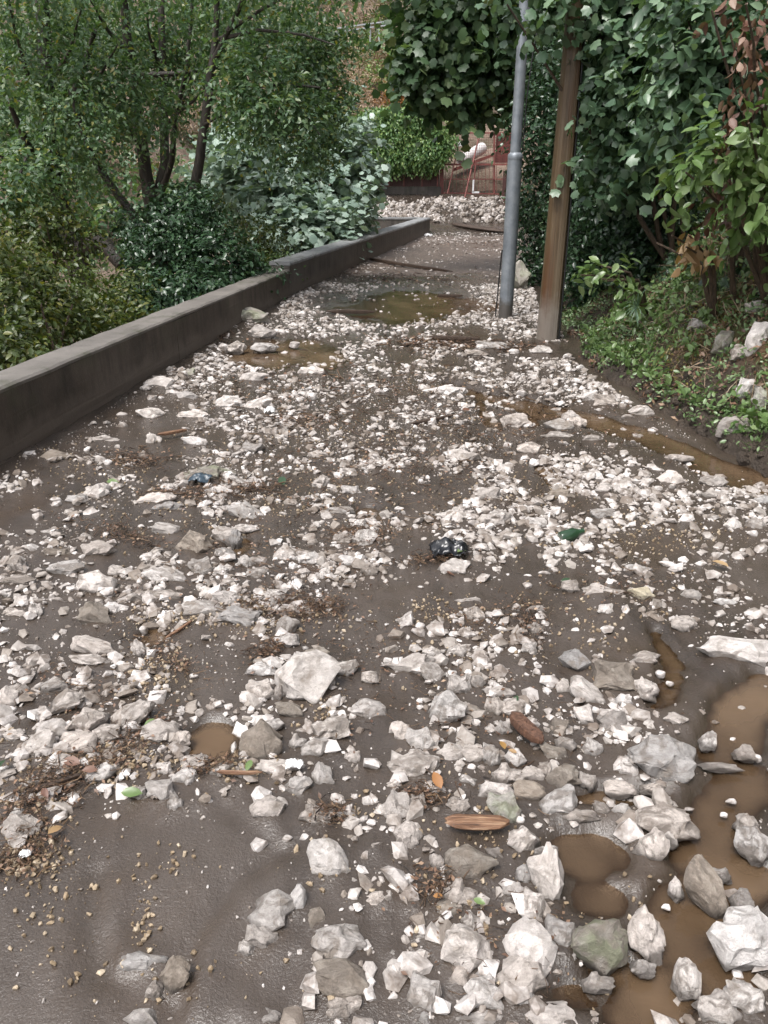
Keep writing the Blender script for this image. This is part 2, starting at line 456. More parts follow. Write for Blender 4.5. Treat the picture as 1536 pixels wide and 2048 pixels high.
def mat_soil():
    t = NT('bank_soil'); p = t.pos()
    a = t.noise(p, 4, 6, 0.65)
    c = t.ramp(a, [(0.3, (0.034, 0.025, 0.018)), (0.55, (0.075, 0.055, 0.040)), (0.75, (0.12, 0.088, 0.062))])
    m = t.noise(p, 1.7, 5, 0.6, 0.4)
    sep = t.n.new('ShaderNodeSeparateXYZ'); t.l.new(p, sep.inputs[0])
    hi = t.ramp(sep.outputs[2], [(0.25, 0.0), (0.5, 1.0)])
    mm = t.math('MULTIPLY', t.ramp(m, [(0.46, 0.0), (0.6, 0.9)]), hi)
    c = t.mix(mm, c, (0.085, 0.078, 0.020))
    m2 = t.math('MULTIPLY', t.ramp(t.noise(p, 2.6, 4), [(0.5, 0.0), (0.66, 0.8)]), hi)
    c = t.mix(m2, c, (0.14, 0.075, 0.036))
    n = t.bump(t.noise(p, 14, 6, 0.7), 1.0, 0.10); n = t.bump(t.noise(p, 70, 4, 0.7), 0.5, 0.012, n)
    return t.set(color=c, rough=0.6, normal=n)
MAT['soil'] = mat_soil()

def mat_hill():
    t = NT('hillside_scrub_ground'); p = t.pos()
    a = t.noise(p, 0.55, 6, 0.65, 0.4)
    c = t.ramp(a, [(0.28, (0.075, 0.085, 0.040)), (0.45, (0.17, 0.125, 0.088)), (0.6, (0.28, 0.20, 0.152)), (0.78, (0.38, 0.31, 0.255))])
    g = t.noise(p, 6, 5, 0.7)
    c = t.mix(t.ramp(g, [(0.3, 0.7), (0.5, 0.0)]), c, (0.04, 0.03, 0.02))
    return t.set(color=c, rough=0.8, normal=t.bump(g, 0.9, 0.3))
MAT['hill'] = mat_hill()

def mat_plain(name, colr, rough=0.5, metal=0.0, var=0.35, scale=12):
    t = NT(name); p = t.pos()
    s = t.noise(p, scale, 5, 0.65)
    c = t.ramp(s, [(0.3, tuple(x * (1 - var) for x in colr)), (0.7, tuple(min(1, x * (1 + var)) for x in colr))])
    return t.set(color=c, rough=rough, metal=metal, normal=t.bump(s, 0.3, 0.004))
MAT['redmetal'] = mat_plain('rusty_red_paint', (0.17, 0.052, 0.044), 0.55, 0.0, 0.4, 5)
MAT['redpanel'] = mat_plain('dark_red_panel', (0.075, 0.030, 0.026), 0.6, 0.0, 0.4, 3)
MAT['pipe'] = mat_plain('dirty_white_pipe', (0.58, 0.55, 0.54), 0.45, 0, 0.12, 4)
MAT['white'] = mat_plain('white_plastic', (0.70, 0.70, 0.70), 0.4, 0, 0.1, 30)
MAT['blackbag'] = mat_plain('black_plastic_film', (0.012, 0.013, 0.016), 0.22, 0, 0.3, 30)
MAT['bluebag'] = mat_plain('dark_blue_plastic_film', (0.035, 0.055, 0.075), 0.3, 0, 0.4, 30)
MAT['bottle'] = mat_plain('dark_green_bottle', (0.020, 0.050, 0.025), 0.12, 0, 0.3, 20)
def mat_plank():
    t = NT('splintered_orange_wood'); p = t.pos()
    s = t.noise(t.mapped(p, (6, 60, 60)), 1.6, 5, 0.65)
    c = t.ramp(s, [(0.3, (0.04, 0.018, 0.010)), (0.5, (0.17, 0.085, 0.045)), (0.7, (0.34, 0.22, 0.135))])
    return t.set(color=c, rough=0.5, normal=t.bump(s, 0.8, 0.01))
MAT['plankwood'] = mat_plank()
MAT['barkpiece'] = mat_bark('red_brown_bark', (0.045, 0.020, 0.012), (0.17, 0.085, 0.052), 20)
MAT['darkwood'] = mat_bark('dark_wet_wood', (0.020, 0.012, 0.008), (0.085, 0.052, 0.034), 20)
MAT['rail'] = mat_plain('guard_rail_zinc', (0.42, 0.44, 0.46), 0.4, 0.3, 0.15, 3)
MAT['redlitter'] = mat_plain('red_litter', (0.45, 0.03, 0.03), 0.35, 0, 0.2, 20)
MAT['cable'] = mat_plain('black_cable', (0.012, 0.012, 0.012), 0.5, 0, 0.2, 20)
# ------------------------------------------------------------------ lie of the land
def wall_x(y):
    """road-side face of the low wall"""
    return np.interp(y, [-3, 4.14, 11.0, 23.5, 40], [-3.25, -2.21, -1.30, 1.33, 1.33])
def foot_x(y):
    """foot of the right-hand bank"""
    return np.interp(y, [-3, 0, 2, 4.1, 5.4, 6.4, 7.2, 8.3, 10, 13, 17, 23, 31, 40],
                     [3.3, 3.0, 2.6, 2.22, 1.98, 1.85, 1.85, 2.0, 2.05, 2.45, 3.05, 3.9, 4.6, 5.0])
def road_base(y):
    return np.interp(y, [-5, 23.0, 25.5, 31.5, 34, 40], [0, 0, 0.22, 0.93, 1.1, 1.5])

# ------------------------------------------------------------------ rocks traced from the photograph: x, y, width, height, tilt, tone (half pixels from the block's corner)
S4 = [(215,718,120,65,0,'T'),(130,700,55,50,0,'G'),(160,782,60,30,0,'P'),(150,815,70,25,0,'P'),(40,810,60,35,0,'G'),(50,850,100,35,-5,'P'),(30,912,70,28,-8,'W'),
(120,938,100,30,-18,'P'),(225,885,60,45,0,'P'),(310,885,80,45,0,'W'),(385,855,100,55,-15,'P'),(460,840,60,35,-20,'P'),(435,735,45,50,0,'P'),(405,645,125,40,-3,'W'),
(375,580,40,30,0,'W'),(425,600,40,25,0,'P'),(490,545,60,40,0,'G'),(495,585,50,50,0,'G'),(605,540,100,55,15,'P'),(630,425,110,65,-25,'P'),(735,385,90,40,-15,'N'),
(560,470,30,25,0,'P'),(775,545,120,45,0,'P'),(750,470,70,40,0,'G'),(820,500,50,35,0,'P'),(915,495,90,55,0,'P'),(1025,505,120,45,-20,'W'),(1015,395,100,45,0,'P'),
(670,262,35,45,0,'P'),(725,270,30,30,0,'P'),(775,270,75,40,15,'G'),(895,275,55,50,0,'P'),(945,275,65,55,0,'P'),(875,322,50,40,0,'W'),(925,340,50,30,0,'P'),
(1010,160,110,85,-10,'N'),(915,200,70,45,0,'P'),(1050,215,95,55,0,'G'),(1125,210,70,30,0,'P'),(1060,275,90,40,0,'G'),(850,215,40,35,0,'P'),(780,655,90,45,10,'W'),
(615,645,50,60,0,'P'),(925,665,50,45,0,'P'),(1005,680,90,55,0,'G'),(1100,615,40,60,0,'W'),(680,738,60,25,0,'P'),(945,710,40,30,0,'P'),(835,782,170,70,0,'N'),
(870,847,105,45,0,'W'),(970,815,100,40,20,'P'),(620,885,150,60,-14,'W'),(668,915,105,50,0,'G'),(825,940,55,50,0,'P'),(880,895,60,40,0,'P'),(900,940,50,22,0,'W'),
(985,935,130,75,20,'P'),(1285,815,60,60,0,'P'),(1310,865,70,35,0,'W'),(1410,850,75,45,0,'W'),(1485,845,60,40,0,'W'),(1405,885,40,40,0,'W'),(1515,745,45,45,0,'W'),
(1360,930,100,45,8,'W'),(1320,985,40,22,-30,'W'),(1440,985,70,50,0,'P'),(295,820,35,28,0,'P'),(475,1015,40,30,0,'P'),(560,1040,80,25,-20,'P'),(1135,940,50,40,0,'G'),
(1245,370,90,45,0,'P'),(1250,470,45,50,0,'P'),(1270,705,80,40,0,'P'),(1180,260,60,40,0,'P'),(1300,160,60,35,0,'P'),(1210,140,60,45,0,'P')]
S5 = [(385,275,50,45,0,'W'),(370,300,80,35,0,'P'),(575,215,55,38,-10,'P'),(430,270,120,40,0,'G'),(630,285,80,40,0,'P'),(520,290,60,35,0,'P'),(665,345,70,40,0,'P'),
(735,305,50,35,0,'P'),(735,360,50,45,0,'P'),(770,410,60,40,0,'W'),(835,430,40,25,0,'P'),(550,455,60,45,0,'P'),(620,455,55,45,0,'G'),(665,462,60,38,0,'W'),
(705,495,55,30,0,'P'),(815,475,75,50,0,'P'),(885,490,90,55,0,'P'),(955,512,40,45,0,'P'),(865,520,40,20,0,'P'),(1030,532,90,50,0,'W'),(975,550,65,38,0,'P'),
(740,550,60,50,0,'W'),(700,590,110,60,0,'P'),(770,575,70,50,0,'P'),(690,630,110,40,0,'P'),(530,575,100,70,0,'P'),(245,450,150,50,0,'P'),(500,520,70,35,0,'P'),
(320,715,120,65,0,'P'),(430,760,45,45,0,'W'),(495,665,60,45,0,'P'),(580,680,80,55,20,'P'),(840,640,80,35,0,'P'),(895,680,75,28,-8,'W'),(790,790,45,40,0,'P'),
(825,785,50,45,0,'P'),(1150,797,95,60,0,'W'),(1100,838,45,45,0,'W'),(1095,765,70,35,10,'P'),(1310,815,95,55,0,'P'),(1180,718,100,35,0,'P'),(1325,868,100,40,0,'P'),
(1485,985,80,60,0,'W'),(1510,890,70,50,0,'G'),(1400,985,60,60,0,'P'),(880,835,70,45,0,'P'),(975,870,45,30,0,'P'),(705,860,90,50,0,'T'),(415,865,100,60,0,'P'),
(450,955,95,65,0,'P'),(570,855,50,20,0,'W'),(495,885,50,25,0,'W'),(275,945,120,60,0,'P'),(265,900,60,45,0,'P'),(590,910,50,25,0,'P'),(555,925,50,30,0,'W'),
(870,940,80,45,0,'W'),(820,960,45,40,0,'W'),(615,980,80,50,10,'P'),(735,995,80,40,0,'W'),(600,1030,70,30,0,'P'),(820,1020,60,40,0,'P'),(60,775,35,35,0,'W'),
(100,740,40,60,0,'P'),(640,710,50,35,0,'P'),(300,1040,50,50,0,'W'),(120,860,50,40,0,'P'),(180,960,60,40,0,'P'),(60,920,60,40,0,'P')]
S6 = [(205,35,70,40,0,'W'),(145,95,40,40,0,'W'),(105,95,60,45,0,'P'),(400,105,100,75,-15,'P'),(245,120,110,45,0,'T'),(335,62,80,40,0,'P'),(780,80,120,90,10,'T'),
(895,50,85,75,0,'P'),(940,60,50,70,0,'G'),(900,120,80,50,0,'G'),(985,20,90,40,0,'P'),(665,25,100,60,0,'P'),(265,182,125,70,0,'W'),(155,185,50,40,0,'P'),
(182,150,35,35,0,'P'),(70,165,60,80,-40,'P'),(70,230,120,50,0,'P'),(15,150,40,60,0,'P'),(385,240,140,100,10,'W'),(472,190,60,50,0,'P'),(680,207,180,65,12,'W'),
(808,172,90,75,0,'P'),(885,190,60,50,0,'P'),(650,290,150,50,0,'P'),(520,303,85,50,0,'P'),(910,303,95,65,10,'W'),(815,345,150,70,5,'P'),(960,370,140,80,0,'G'),
(195,310,150,35,0,'W'),(145,350,50,60,0,'P'),(60,360,85,45,5,'W'),(385,365,120,100,0,'T'),(462,342,80,60,0,'W'),(575,420,45,40,0,'P'),(655,358,25,40,0,'W'),
(555,505,50,80,-25,'W'),(375,490,150,70,25,'P'),(365,545,150,50,10,'W'),(75,497,60,35,0,'P'),(95,598,75,40,0,'W'),(30,690,80,80,0,'W'),(75,665,70,50,0,'W'),
(40,740,60,40,0,'W'),(200,645,120,50,-20,'P'),(260,710,140,80,-20,'P'),(545,762,130,100,-40,'P'),(345,795,140,100,-25,'P'),(310,870,130,85,-15,'P'),(200,820,110,80,-30,'W'),
(140,895,170,80,-35,'P'),(60,850,80,60,0,'P'),(430,840,90,70,0,'P'),(640,830,140,95,0,'P'),(725,865,70,70,0,'P'),(515,585,80,30,0,'T'),(1230,610,215,170,0,'P'),
(1375,580,110,60,-15,'P'),(1045,585,110,60,0,'W'),(1045,660,100,75,0,'P'),(1118,675,40,80,0,'W'),(1150,410,80,80,0,'P'),(1160,470,70,60,0,'P'),(1265,370,40,30,0,'P'),
(1085,490,40,40,0,'W'),(920,480,50,40,0,'P'),(1300,205,60,60,0,'P'),(1395,150,70,50,0,'W'),(1350,130,60,40,0,'P'),(1480,185,60,60,0,'P'),(1185,255,80,40,0,'P'),
(1150,120,90,70,0,'P'),(1230,140,80,60,0,'P'),(985,155,60,60,0,'P'),(1030,200,80,50,0,'P'),(1105,285,80,50,0,'P'),(1375,60,80,60,0,'P'),(1455,60,90,70,0,'P'),
(1260,525,100,60,0,'T'),(1480,620,60,60,0,'P'),(1155,745,100,60,10,'T'),(1480,740,120,75,0,'W'),(1325,815,130,95,0,'P'),(1090,805,80,50,0,'W'),(1040,870,150,145,0,'T'),
(935,890,35,55,0,'W'),(1255,900,90,75,0,'P'),(1190,870,60,60,0,'W'),(1205,825,60,35,0,'W'),(1325,915,40,30,0,'W'),(1405,940,60,60,0,'P'),(1360,940,40,30,0,'P'),
(1290,1005,75,100,-10,'W'),(1195,1045,100,70,-20,'P'),(1130,980,180,60,5,'P'),(920,985,180,55,0,'P'),(780,955,100,70,-20,'W'),(740,1010,90,60,0,'W'),(665,985,60,60,0,'W'),
(655,1070,110,80,0,'P'),(560,1080,70,50,0,'P'),(400,1000,110,70,-15,'P'),(130,1040,180,50,-10,'P'),(995,775,60,40,0,'T')]
S7 = [(275,172,100,65,0,'P'),(640,195,65,35,0,'W'),(575,205,50,25,0,'P'),(870,150,75,35,0,'W'),(820,95,55,45,0,'W'),(880,200,60,30,0,'P'),(705,120,50,45,0,'W'),
(1020,185,100,45,0,'W'),(880,272,150,55,12,'W'),(1030,280,80,55,0,'Y'),(1225,285,75,45,0,'P'),(1360,313,80,35,0,'W'),(1275,325,50,25,0,'P'),(1200,400,90,60,0,'W'),
(1455,415,65,28,0,'W'),(1230,485,35,22,0,'W'),(745,255,60,60,0,'P'),(530,335,45,60,0,'P'),(335,308,90,35,0,'P'),(230,300,70,22,0,'P'),(605,345,70,40,0,'P'),
(885,345,60,50,0,'P'),(965,325,80,30,0,'P'),(360,365,70,65,0,'P'),(425,360,50,45,0,'P'),(275,400,65,25,0,'W'),(200,435,70,35,0,'W'),(85,400,80,60,-30,'W'),
(145,410,55,50,0,'P'),(305,465,65,35,0,'W'),(605,418,60,50,0,'W'),(645,395,50,50,0,'P'),(765,425,60,40,0,'W'),(350,575,50,45,0,'W'),(290,510,70,50,0,'P'),
(195,515,70,50,0,'P'),(100,560,180,70,-10,'P'),(20,545,50,50,0,'W'),(190,595,90,70,0,'P'),(580,500,60,50,0,'P'),(550,560,50,45,0,'P'),(305,635,90,85,30,'W'),
(370,630,60,50,0,'P'),(760,545,115,85,0,'G'),(850,550,55,40,0,'P'),(920,610,160,115,5,'T'),(1045,537,115,55,0,'W'),(1105,597,55,40,0,'P'),(1145,635,40,35,0,'W'),
(1050,665,90,75,35,'W'),(960,705,70,50,0,'W'),(1410,510,260,105,8,'W'),(665,645,50,55,0,'P'),(715,650,55,60,0,'P'),(820,680,150,80,30,'W'),(460,675,110,45,0,'W'),
(445,735,70,75,0,'P'),(520,735,90,70,0,'P'),(250,740,130,120,-35,'W'),(805,770,75,95,-30,'W'),(845,745,50,50,0,'P'),(920,795,105,95,0,'G'),(980,780,40,60,0,'W'),
(1165,785,85,60,0,'P'),(1110,940,225,170,0,'G'),(1050,872,90,40,0,'W'),(1295,870,60,70,0,'W'),(725,880,75,55,0,'G'),(830,895,70,75,-20,'W'),(700,810,70,70,0,'T'),
(145,865,100,95,0,'P'),(65,835,90,80,0,'P'),(275,825,45,40,0,'P'),(320,850,60,50,0,'P'),(180,800,60,25,0,'P'),(475,820,60,60,0,'P'),(265,915,115,70,-10,'W'),
(120,970,175,115,0,'W'),(360,920,100,70,0,'P'),(430,930,60,100,0,'P'),(525,935,80,75,0,'W'),(495,1000,110,80,0,'W'),(350,970,50,40,0,'P'),(715,1015,110,95,0,'T'),
(650,990,50,70,0,'P'),(590,1000,100,60,0,'P'),(810,1030,65,60,0,'P'),(335,1030,70,50,0,'W'),(445,1070,130,70,0,'W'),(935,945,50,50,0,'P'),(975,990,70,80,0,'P'),
(950,1060,120,60,0,'P'),(1080,1060,100,50,0,'P'),(1440,915,80,60,0,'P'),(1495,935,40,50,0,'W'),(1345,970,150,35,0,'W'),(680,915,110,60,20,'T'),(45,1050,60,60,0,'W'),
(590,1070,120,75,0,'T')]
S9 = [(480,235,115,115,0,'N'),(695,215,130,95,-10,'W'),(785,270,130,50,0,'P'),(295,225,80,65,0,'P'),(140,225,60,90,0,'P'),(50,240,110,120,0,'P'),(90,345,100,105,20,'W'),
(545,285,50,50,0,'W'),(555,365,110,85,-20,'W'),(345,455,170,110,10,'T'),(640,410,90,50,0,'W'),(655,510,115,225,-8,'P'),(560,505,70,80,0,'W'),(515,570,75,65,0,'W'),
(595,640,80,130,0,'W'),(212,450,50,60,0,'W'),(50,465,60,45,0,'W'),(305,580,120,105,10,'P'),(250,640,110,60,0,'T'),(135,630,50,50,0,'P'),(15,605,60,70,0,'P'),
(330,790,170,150,0,'W'),(350,700,70,90,0,'P'),(580,790,185,150,10,'W'),(700,745,110,115,0,'G'),(860,795,200,185,0,'N'),(1045,740,120,200,-10,'W'),(1070,395,110,130,0,'W'),
(1115,290,220,130,5,'P'),(1135,355,70,70,0,'P'),(1285,560,115,225,-25,'T'),(1420,755,210,210,0,'W'),(1210,920,100,130,-5,'P'),(160,985,115,130,0,'W'),(410,915,80,70,0,'W'),
(400,985,130,110,0,'P'),(550,915,170,150,0,'P'),(665,1070,170,90,0,'W'),(855,930,110,70,0,'P'),(1035,875,90,60,0,'W'),(1475,390,110,130,0,'W'),(1450,300,80,80,0,'P'),
(1440,990,130,120,0,'P'),(1340,1040,160,100,0,'P'),(300,910,90,70,0,'P'),(1165,560,50,90,0,'W'),(1130,628,50,35,0,'W'),(1050,520,45,30,0,'P'),(1220,235,60,20,0,'W'),
(1360,260,40,30,0,'W'),(1390,205,60,30,0,'W'),(1430,600,80,70,0,'G'),(740,835,80,50,0,'P'),(560,1000,80,80,0,'G'),(385,1080,160,60,0,'P'),(160,1080,60,50,0,'W'),
(945,250,70,60,0,'P'),(875,240,60,50,0,'P'),(1350,500,60,50,0,'P'),(440,420,60,50,0,'P'),(130,760,60,50,0,'P'),(40,830,70,50,0,'P')]
S8 = [(1065,235,130,80,-5,'W'),(1080,303,60,35,0,'P'),(1270,265,120,80,0,'P'),(1150,355,60,40,0,'W'),(1220,352,50,45,0,'W'),(1325,450,130,165,-18,'P'),(1390,260,80,60,0,'P'),
(1095,650,160,140,10,'P'),(1190,610,60,120,15,'W'),(1045,750,120,85,35,'P'),(990,795,70,60,0,'P'),(1270,690,70,90,0,'T'),(1355,770,180,140,0,'W'),(1365,930,200,130,10,'T'),
(1375,1040,130,90,-20,'P'),(570,855,160,70,-3,'W'),(695,915,95,150,15,'T'),(620,970,70,70,0,'P'),(575,1075,120,75,0,'P'),(1070,1085,110,60,0,'W'),(1415,600,80,50,20,'W'),
(1435,655,70,60,0,'P'),(1500,610,80,70,0,'P'),(1420,545,50,60,0,'P'),(85,320,130,120,-20,'P'),(75,265,60,60,0,'P'),(700,225,60,70,0,'W'),(760,215,70,40,0,'P'),
(830,205,60,40,0,'W'),(660,275,40,20,0,'W'),(1505,400,60,50,0,'W')]
TRACED = []
for ox, oy, S in ((0, 560, S4), (768, 560, S5), (0, 1050, S6), (768, 1050, S7), (768, 1500, S9), (0, 1500, S8)):
    for (x, y, w, h, a, t) in S:
        TRACED.append((ox + x / 2, oy + y / 2, w / 2, h / 2, a, t))
TRACED.append((827, 402, 30, 24, 0, 'P'))        # boulder in front of the far low wall
TRACED.sort(key=lambda s: -s[2] * s[3])


def rock_frame(cx, cy, w, h, a, sink=0.30):
    g0 = ground(cx, cy + sink * h)
    zg = float(road_base(g0.y)) + 0.012
    for _ in range(6):
        g0 = ground(cx, cy + sink * h, zg); zg = float(road_base(g0.y)) + 0.012
    d = depth_of(g0)
    W, H = w * d / FPX, h * d / FPX
    C = g0 + UP * (sink * H)
    ca, sa = math.cos(R(a)), math.sin(R(a))
    ax = RIGHT * ca - UP * sa
    ay = RIGHT * sa + UP * ca
    return g0, C, ax, ay, W, H

COLLARS = []
for _s in TRACED:
    _g, _C, _ax, _ay, _W, _H = rock_frame(*_s[:5])
    if _g.y < 9: COLLARS.append((_C.x, _C.y, 0.62 * _W, 0.5 * _W + 0.2 * _H, 0.010 + 0.05 * _W))
PUDDLES = []   # (gx, gy, ax, ay, rot, depth)
def puddle(px, py, rx, ry, rot=0.0, dep=0.05):
    c = ground(px, py); d = depth_of(c)
    a = ground(px, py - ry); b = ground(px, py + ry)
    PUDDLES.append((c.x, c.y, rx * d / FPX, max(0.02, (a.y - b.y) / 2), rot, dep))
def stream(pts, dep=0.05):
    for (x0, y0, w0), (x1, y1, w1) in zip(pts[:-1], pts[1:]):
        n = max(2, int(math.hypot(x1 - x0, y1 - y0) / 22))
        for k in range(n):
            f = k / n
            w = w0 + (w1 - w0) * f
            puddle(x0 + (x1 - x0) * f, y0 + (y1 - y0) * f, w * 1.25, w * 0.8, 0, dep)
puddle(428, 1490, 52, 36, dep=0.06)
puddle(548, 706, 105, 30); puddle(640, 720, 50, 20); puddle(815, 618, 140, 28, dep=0.04); puddle(960, 612, 60, 16, dep=0.036)
puddle(480, 1095, 22, 20); puddle(310, 1276, 30, 22)
puddle(735, 1035, 24, 18); puddle(820, 598, 80, 16)
stream([(900, 776, 10), (985, 800, 16), (1080, 822, 22), (1190, 846, 27), (1290, 876, 30), (1400, 925, 36), (1560, 990, 44)])
stream([(1080, 830, 16), (1045, 862, 12)])
stream([(960, 812, 10), (985, 850, 14), (1010, 870, 8)])
stream([(1085, 940, 10), (1120, 965, 20), (1150, 985, 14)])
stream([(1310, 1270, 14), (1345, 1330, 18), (1330, 1400, 20), (1290, 1420, 16)], 0.036)
stream([(1540, 1375, 34), (1480, 1430, 44), (1450, 1500, 56), (1475, 1575, 54), (1425, 1650, 46), (1400, 1720, 56), (1500, 1760, 44), (1395, 1810, 64), (1350, 1890, 62), (1490, 1960, 40), (1300, 1980, 60), (1280, 2060, 70)])
puddle(1175, 1710, 78, 46, dep=0.036); puddle(1200, 1800, 60, 34, dep=0.034); puddle(1160, 1990, 90, 40, dep=0.036); puddle(1215, 1940, 50, 40)
puddle(1235, 1600, 90, 16)
PA = np.array(PUDDLES)

RIDGES = []   # flow ridges and scars of the settled silt: polyline, width px, height m
def ridge(pts, w, h):
    g = [ground(x, y) for x, y in pts]
    d = depth_of(g[len(g) // 2])
    RIDGES.append((np.array([(p.x, p.y) for p in g]), w * d / FPX, 0.6 * h))
ridge([(395, 2040), (430, 1900), (520, 1790), (640, 1715), (690, 1720)], 34, 0.016)
ridge([(350, 2040), (385, 1905), (470, 1770), (600, 1690)], 22, -0.016)
ridge([(190, 1760), (180, 1860), (205, 1960), (260, 1975)], 26, -0.018)
ridge([(250, 1780), (230, 1850), (262, 1930)], 30, 0.014)
ridge([(480, 2040), (520, 1960), (580, 1900)], 22, 0.012)
ridge([(440, 1620), (560, 1700), (600, 1740)], 20, -0.010)
ridge([(350, 1270), (372, 1340), (345, 1400), (410, 1450)], 16, -0.012)
ridge([(640, 1250), (700, 1200), (820, 1190)], 22, 0.012)
ridge([(1330, 1190), (1400, 1230), (1440, 1330), (1420, 1400)], 22, 0.012)
ridge([(1300, 1180), (1360, 1250), (1375, 1340), (1350, 1390)], 18, -0.014)
ridge([(1210, 960), (1280, 1000), (1300, 1040)], 10, -0.014)
ridge([(1230, 1690), (1225, 1760), (1150, 1800)], 14, 0.012)
ridge([(150, 1560), (60, 1500), (0, 1480)], 40, 0.02)

def seg_dist(x, y, P):
    best = np.full(x.shape, 1e9)
    for a, b in zip(P[:-1], P[1:]):
        d = b - a; L = d @ d + 1e-12
        t = np.clip(((x - a[0]) * d[0] + (y - a[1]) * d[1]) / L, 0, 1)
        best = np.minimum(best, np.hypot(x - a[0] - t * d[0], y - a[1] - t * d[1]))
    return best

def mud_z(x, y):
    x = np.asarray(x, float); y = np.asarray(y, float)
    z = road_base(y) + 0.022
    ca, sa = math.cos(0.45), math.sin(0.45)
    u, v = x * ca + y * sa, -x * sa + y * ca
    z = z + 0.014 * fbm(x * 1.1, y * 0.8, 3, 3) + 0.013 * fbm(u * 7.0, v * 2.6, 11, 3)
    z = z + 0.0035 * fbm(u * 26.0, v * 10.0, 31, 3)
    far = np.clip((y - 6) / 10, 0, 1)
    z = z + far * 0.02 * fbm(x * 2.3, y * 1.6, 41, 3)
    for P, w, h in RIDGES:
        near = (np.abs(x - P[:, 0].mean()) < 1.5) & (np.abs(y - P[:, 1].mean()) < 1.5)
        if near.any():
            d = seg_dist(x[near], y[near], P) if x.ndim else seg_dist(x, y, P)
            add = h * np.exp(-(d / w) ** 2)
            if x.ndim: z[near] += add
            else: z = z + add
    # silt piled against the wall and the bank
    z = z + 0.05 * np.exp(-np.clip(x - wall_x(y), 0, 9) / 0.22) * np.clip(y / 3, 0, 1)
    add = np.zeros_like(z)
    for gx, gy, ax, ay, h in COLLARS:      # silt banked up round each rock
        k = (np.abs(x - gx) < 2 * ax) & (np.abs(y - gy) < 2 * ay)
        if k.any():
            q = ((x[k] - gx) / ax) ** 2 + ((y[k] - gy) / ay) ** 2
            add[k] = np.maximum(add[k], h * np.exp(-q * 0.9))
    z = z + add
    nz = fbm(x * 5.0, y * 3.6, 71, 3) * 0.30 + fbm(x * 22, y * 16, 77, 2) * 0.12
    cut = np.zeros_like(z)
    for gx, gy, ax, ay, rot, dep in PA:
        q = np.hypot((x - gx) / ax, (y - gy) / ay)
        s = np.clip((1.5 - (q + nz)) / 0.95, 0, 1)
        cut = np.maximum(cut, dep * s * s * (3 - 2 * s))
    return z - cut

def grid_faces(nr, nc):
    i = np.arange(nr - 1)[:, None] * nc + np.arange(nc - 1)[None, :]
    return np.stack([i, i + 1, i + 1 + nc, i + nc], -1).reshape(-1, 4)

def build_mud():
    u = np.linspace(-1, 1, 400)
    xs = 5.6 * np.sinh(2.1 * u) / math.sinh(2.1)
    ys = [0.25]
    while ys[-1] < 33.2: ys.append(ys[-1] + 0.010 + 0.0072 * ys[-1])
    ys = np.array(ys)
    X, Y = np.meshgrid(xs, ys)
    Z = mud_z(X, Y)
    F = grid_faces(len(ys), len(xs))
    cx, cy = X.ravel()[F].mean(1), Y.ravel()[F].mean(1)
    keep = ((cx > wall_x(cy) - 0.13) | (cy > 24.3)) & (cx < foot_x(cy) + 0.12) & (cx > -6)
    keep &= ~((cy > 24.3) & (cx < -4.5))
    F = F[keep]
    V = np.stack([X.ravel(), Y.ravel(), Z.ravel()], 1)
    used = np.unique(F); rm = np.full(len(V), -1); rm[used] = np.arange(len(used))
    me = mesh_np('muddy_road', V[used], rm[F])
    me.materials.append(MAT['mud']); me.materials.append(MAT['grit'])
    fy = cy[keep]; fx = cx[keep]
    g = ((fy + 0.9 * fbm(fx * 1.4, fy * 0.6, 5, 3) > 13.6) & (fy < 22.6))
    me.polygons.foreach_set('material_index', g.astype(np.int32))
    tag(link('muddy_road', me), 'road buried under dark wet mud and silt', None, None, 'structure')
build_mud()

def build_water():
    ys = [0.2]
    while ys[-1] < 22.8: ys.append(ys[-1] + 0.012 + 0.010 * ys[-1])
    ys = np.array(ys); nc = 190
    t = np.linspace(0, 1, nc)
    X = wall_x(ys)[:, None] + (foot_x(ys) + 0.10 - wall_x(ys))[:, None] * t[None, :]
    Y = np.repeat(ys[:, None], nc, 1)
    dep = -mud_z(X, Y).ravel()
    me = mesh_np('flood_water', np.stack([X.ravel(), Y.ravel(), np.zeros(X.size)], 1), grid_faces(len(ys), nc))
    a = me.attributes.new('depth', 'FLOAT', 'POINT'); a.data.foreach_set('value', dep.astype(np.float32))
    tag(link('flood_water', me, MAT['water']), 'brown flood water lying in channels and puddles', None, None, 'structure')
build_water()

# terrain: gully left of the wall, hillside behind, slope on the right
def terrain_z(x, y):
    x = np.asarray(x, float); y = np.asarray(y, float)
    z = np.full(x.shape, -0.45)
    wl_ = wall_x(y) - 0.3
    left = (x < wl_)
    d = np.clip(wl_ - x, 0, 100)
    gl = -0.45 - 0.25 * np.clip(d / 3, 0, 1) + 0.5 * np.clip(d - 9, 0, 100)
    gl = np.where((y > 22) & (x < -4), gl + 0.30 * np.clip(y - 22, 0, 100) * np.clip((-4 - x) / 5, 0, 1), gl)
    gl = np.where(y > 24.0, np.maximum(gl, road_base(y) - 0.25), gl)
    z = np.where(left & (y < 60), gl, z)
    z = np.where(~left & (y > 22.5), np.maximum(z, road_base(y) - 0.25), z)
    back = 0.75 + 0.55 * np.clip(y - 33.0, 0, 100)
    z = np.where(y > 32.5, np.maximum(z, back), z)
    rx = x - foot_x(y) - 0.55
    z = np.where(rx > 0, np.maximum(z, np.minimum(-0.3 + 1.15 * rx, 9 + 0.2 * rx)), z)
    z = z + np.where((np.abs(x - 1) > 5) | (y > 34), 0.25 * fbm(x * 0.35, y * 0.35, 91, 4), 0)
    return z
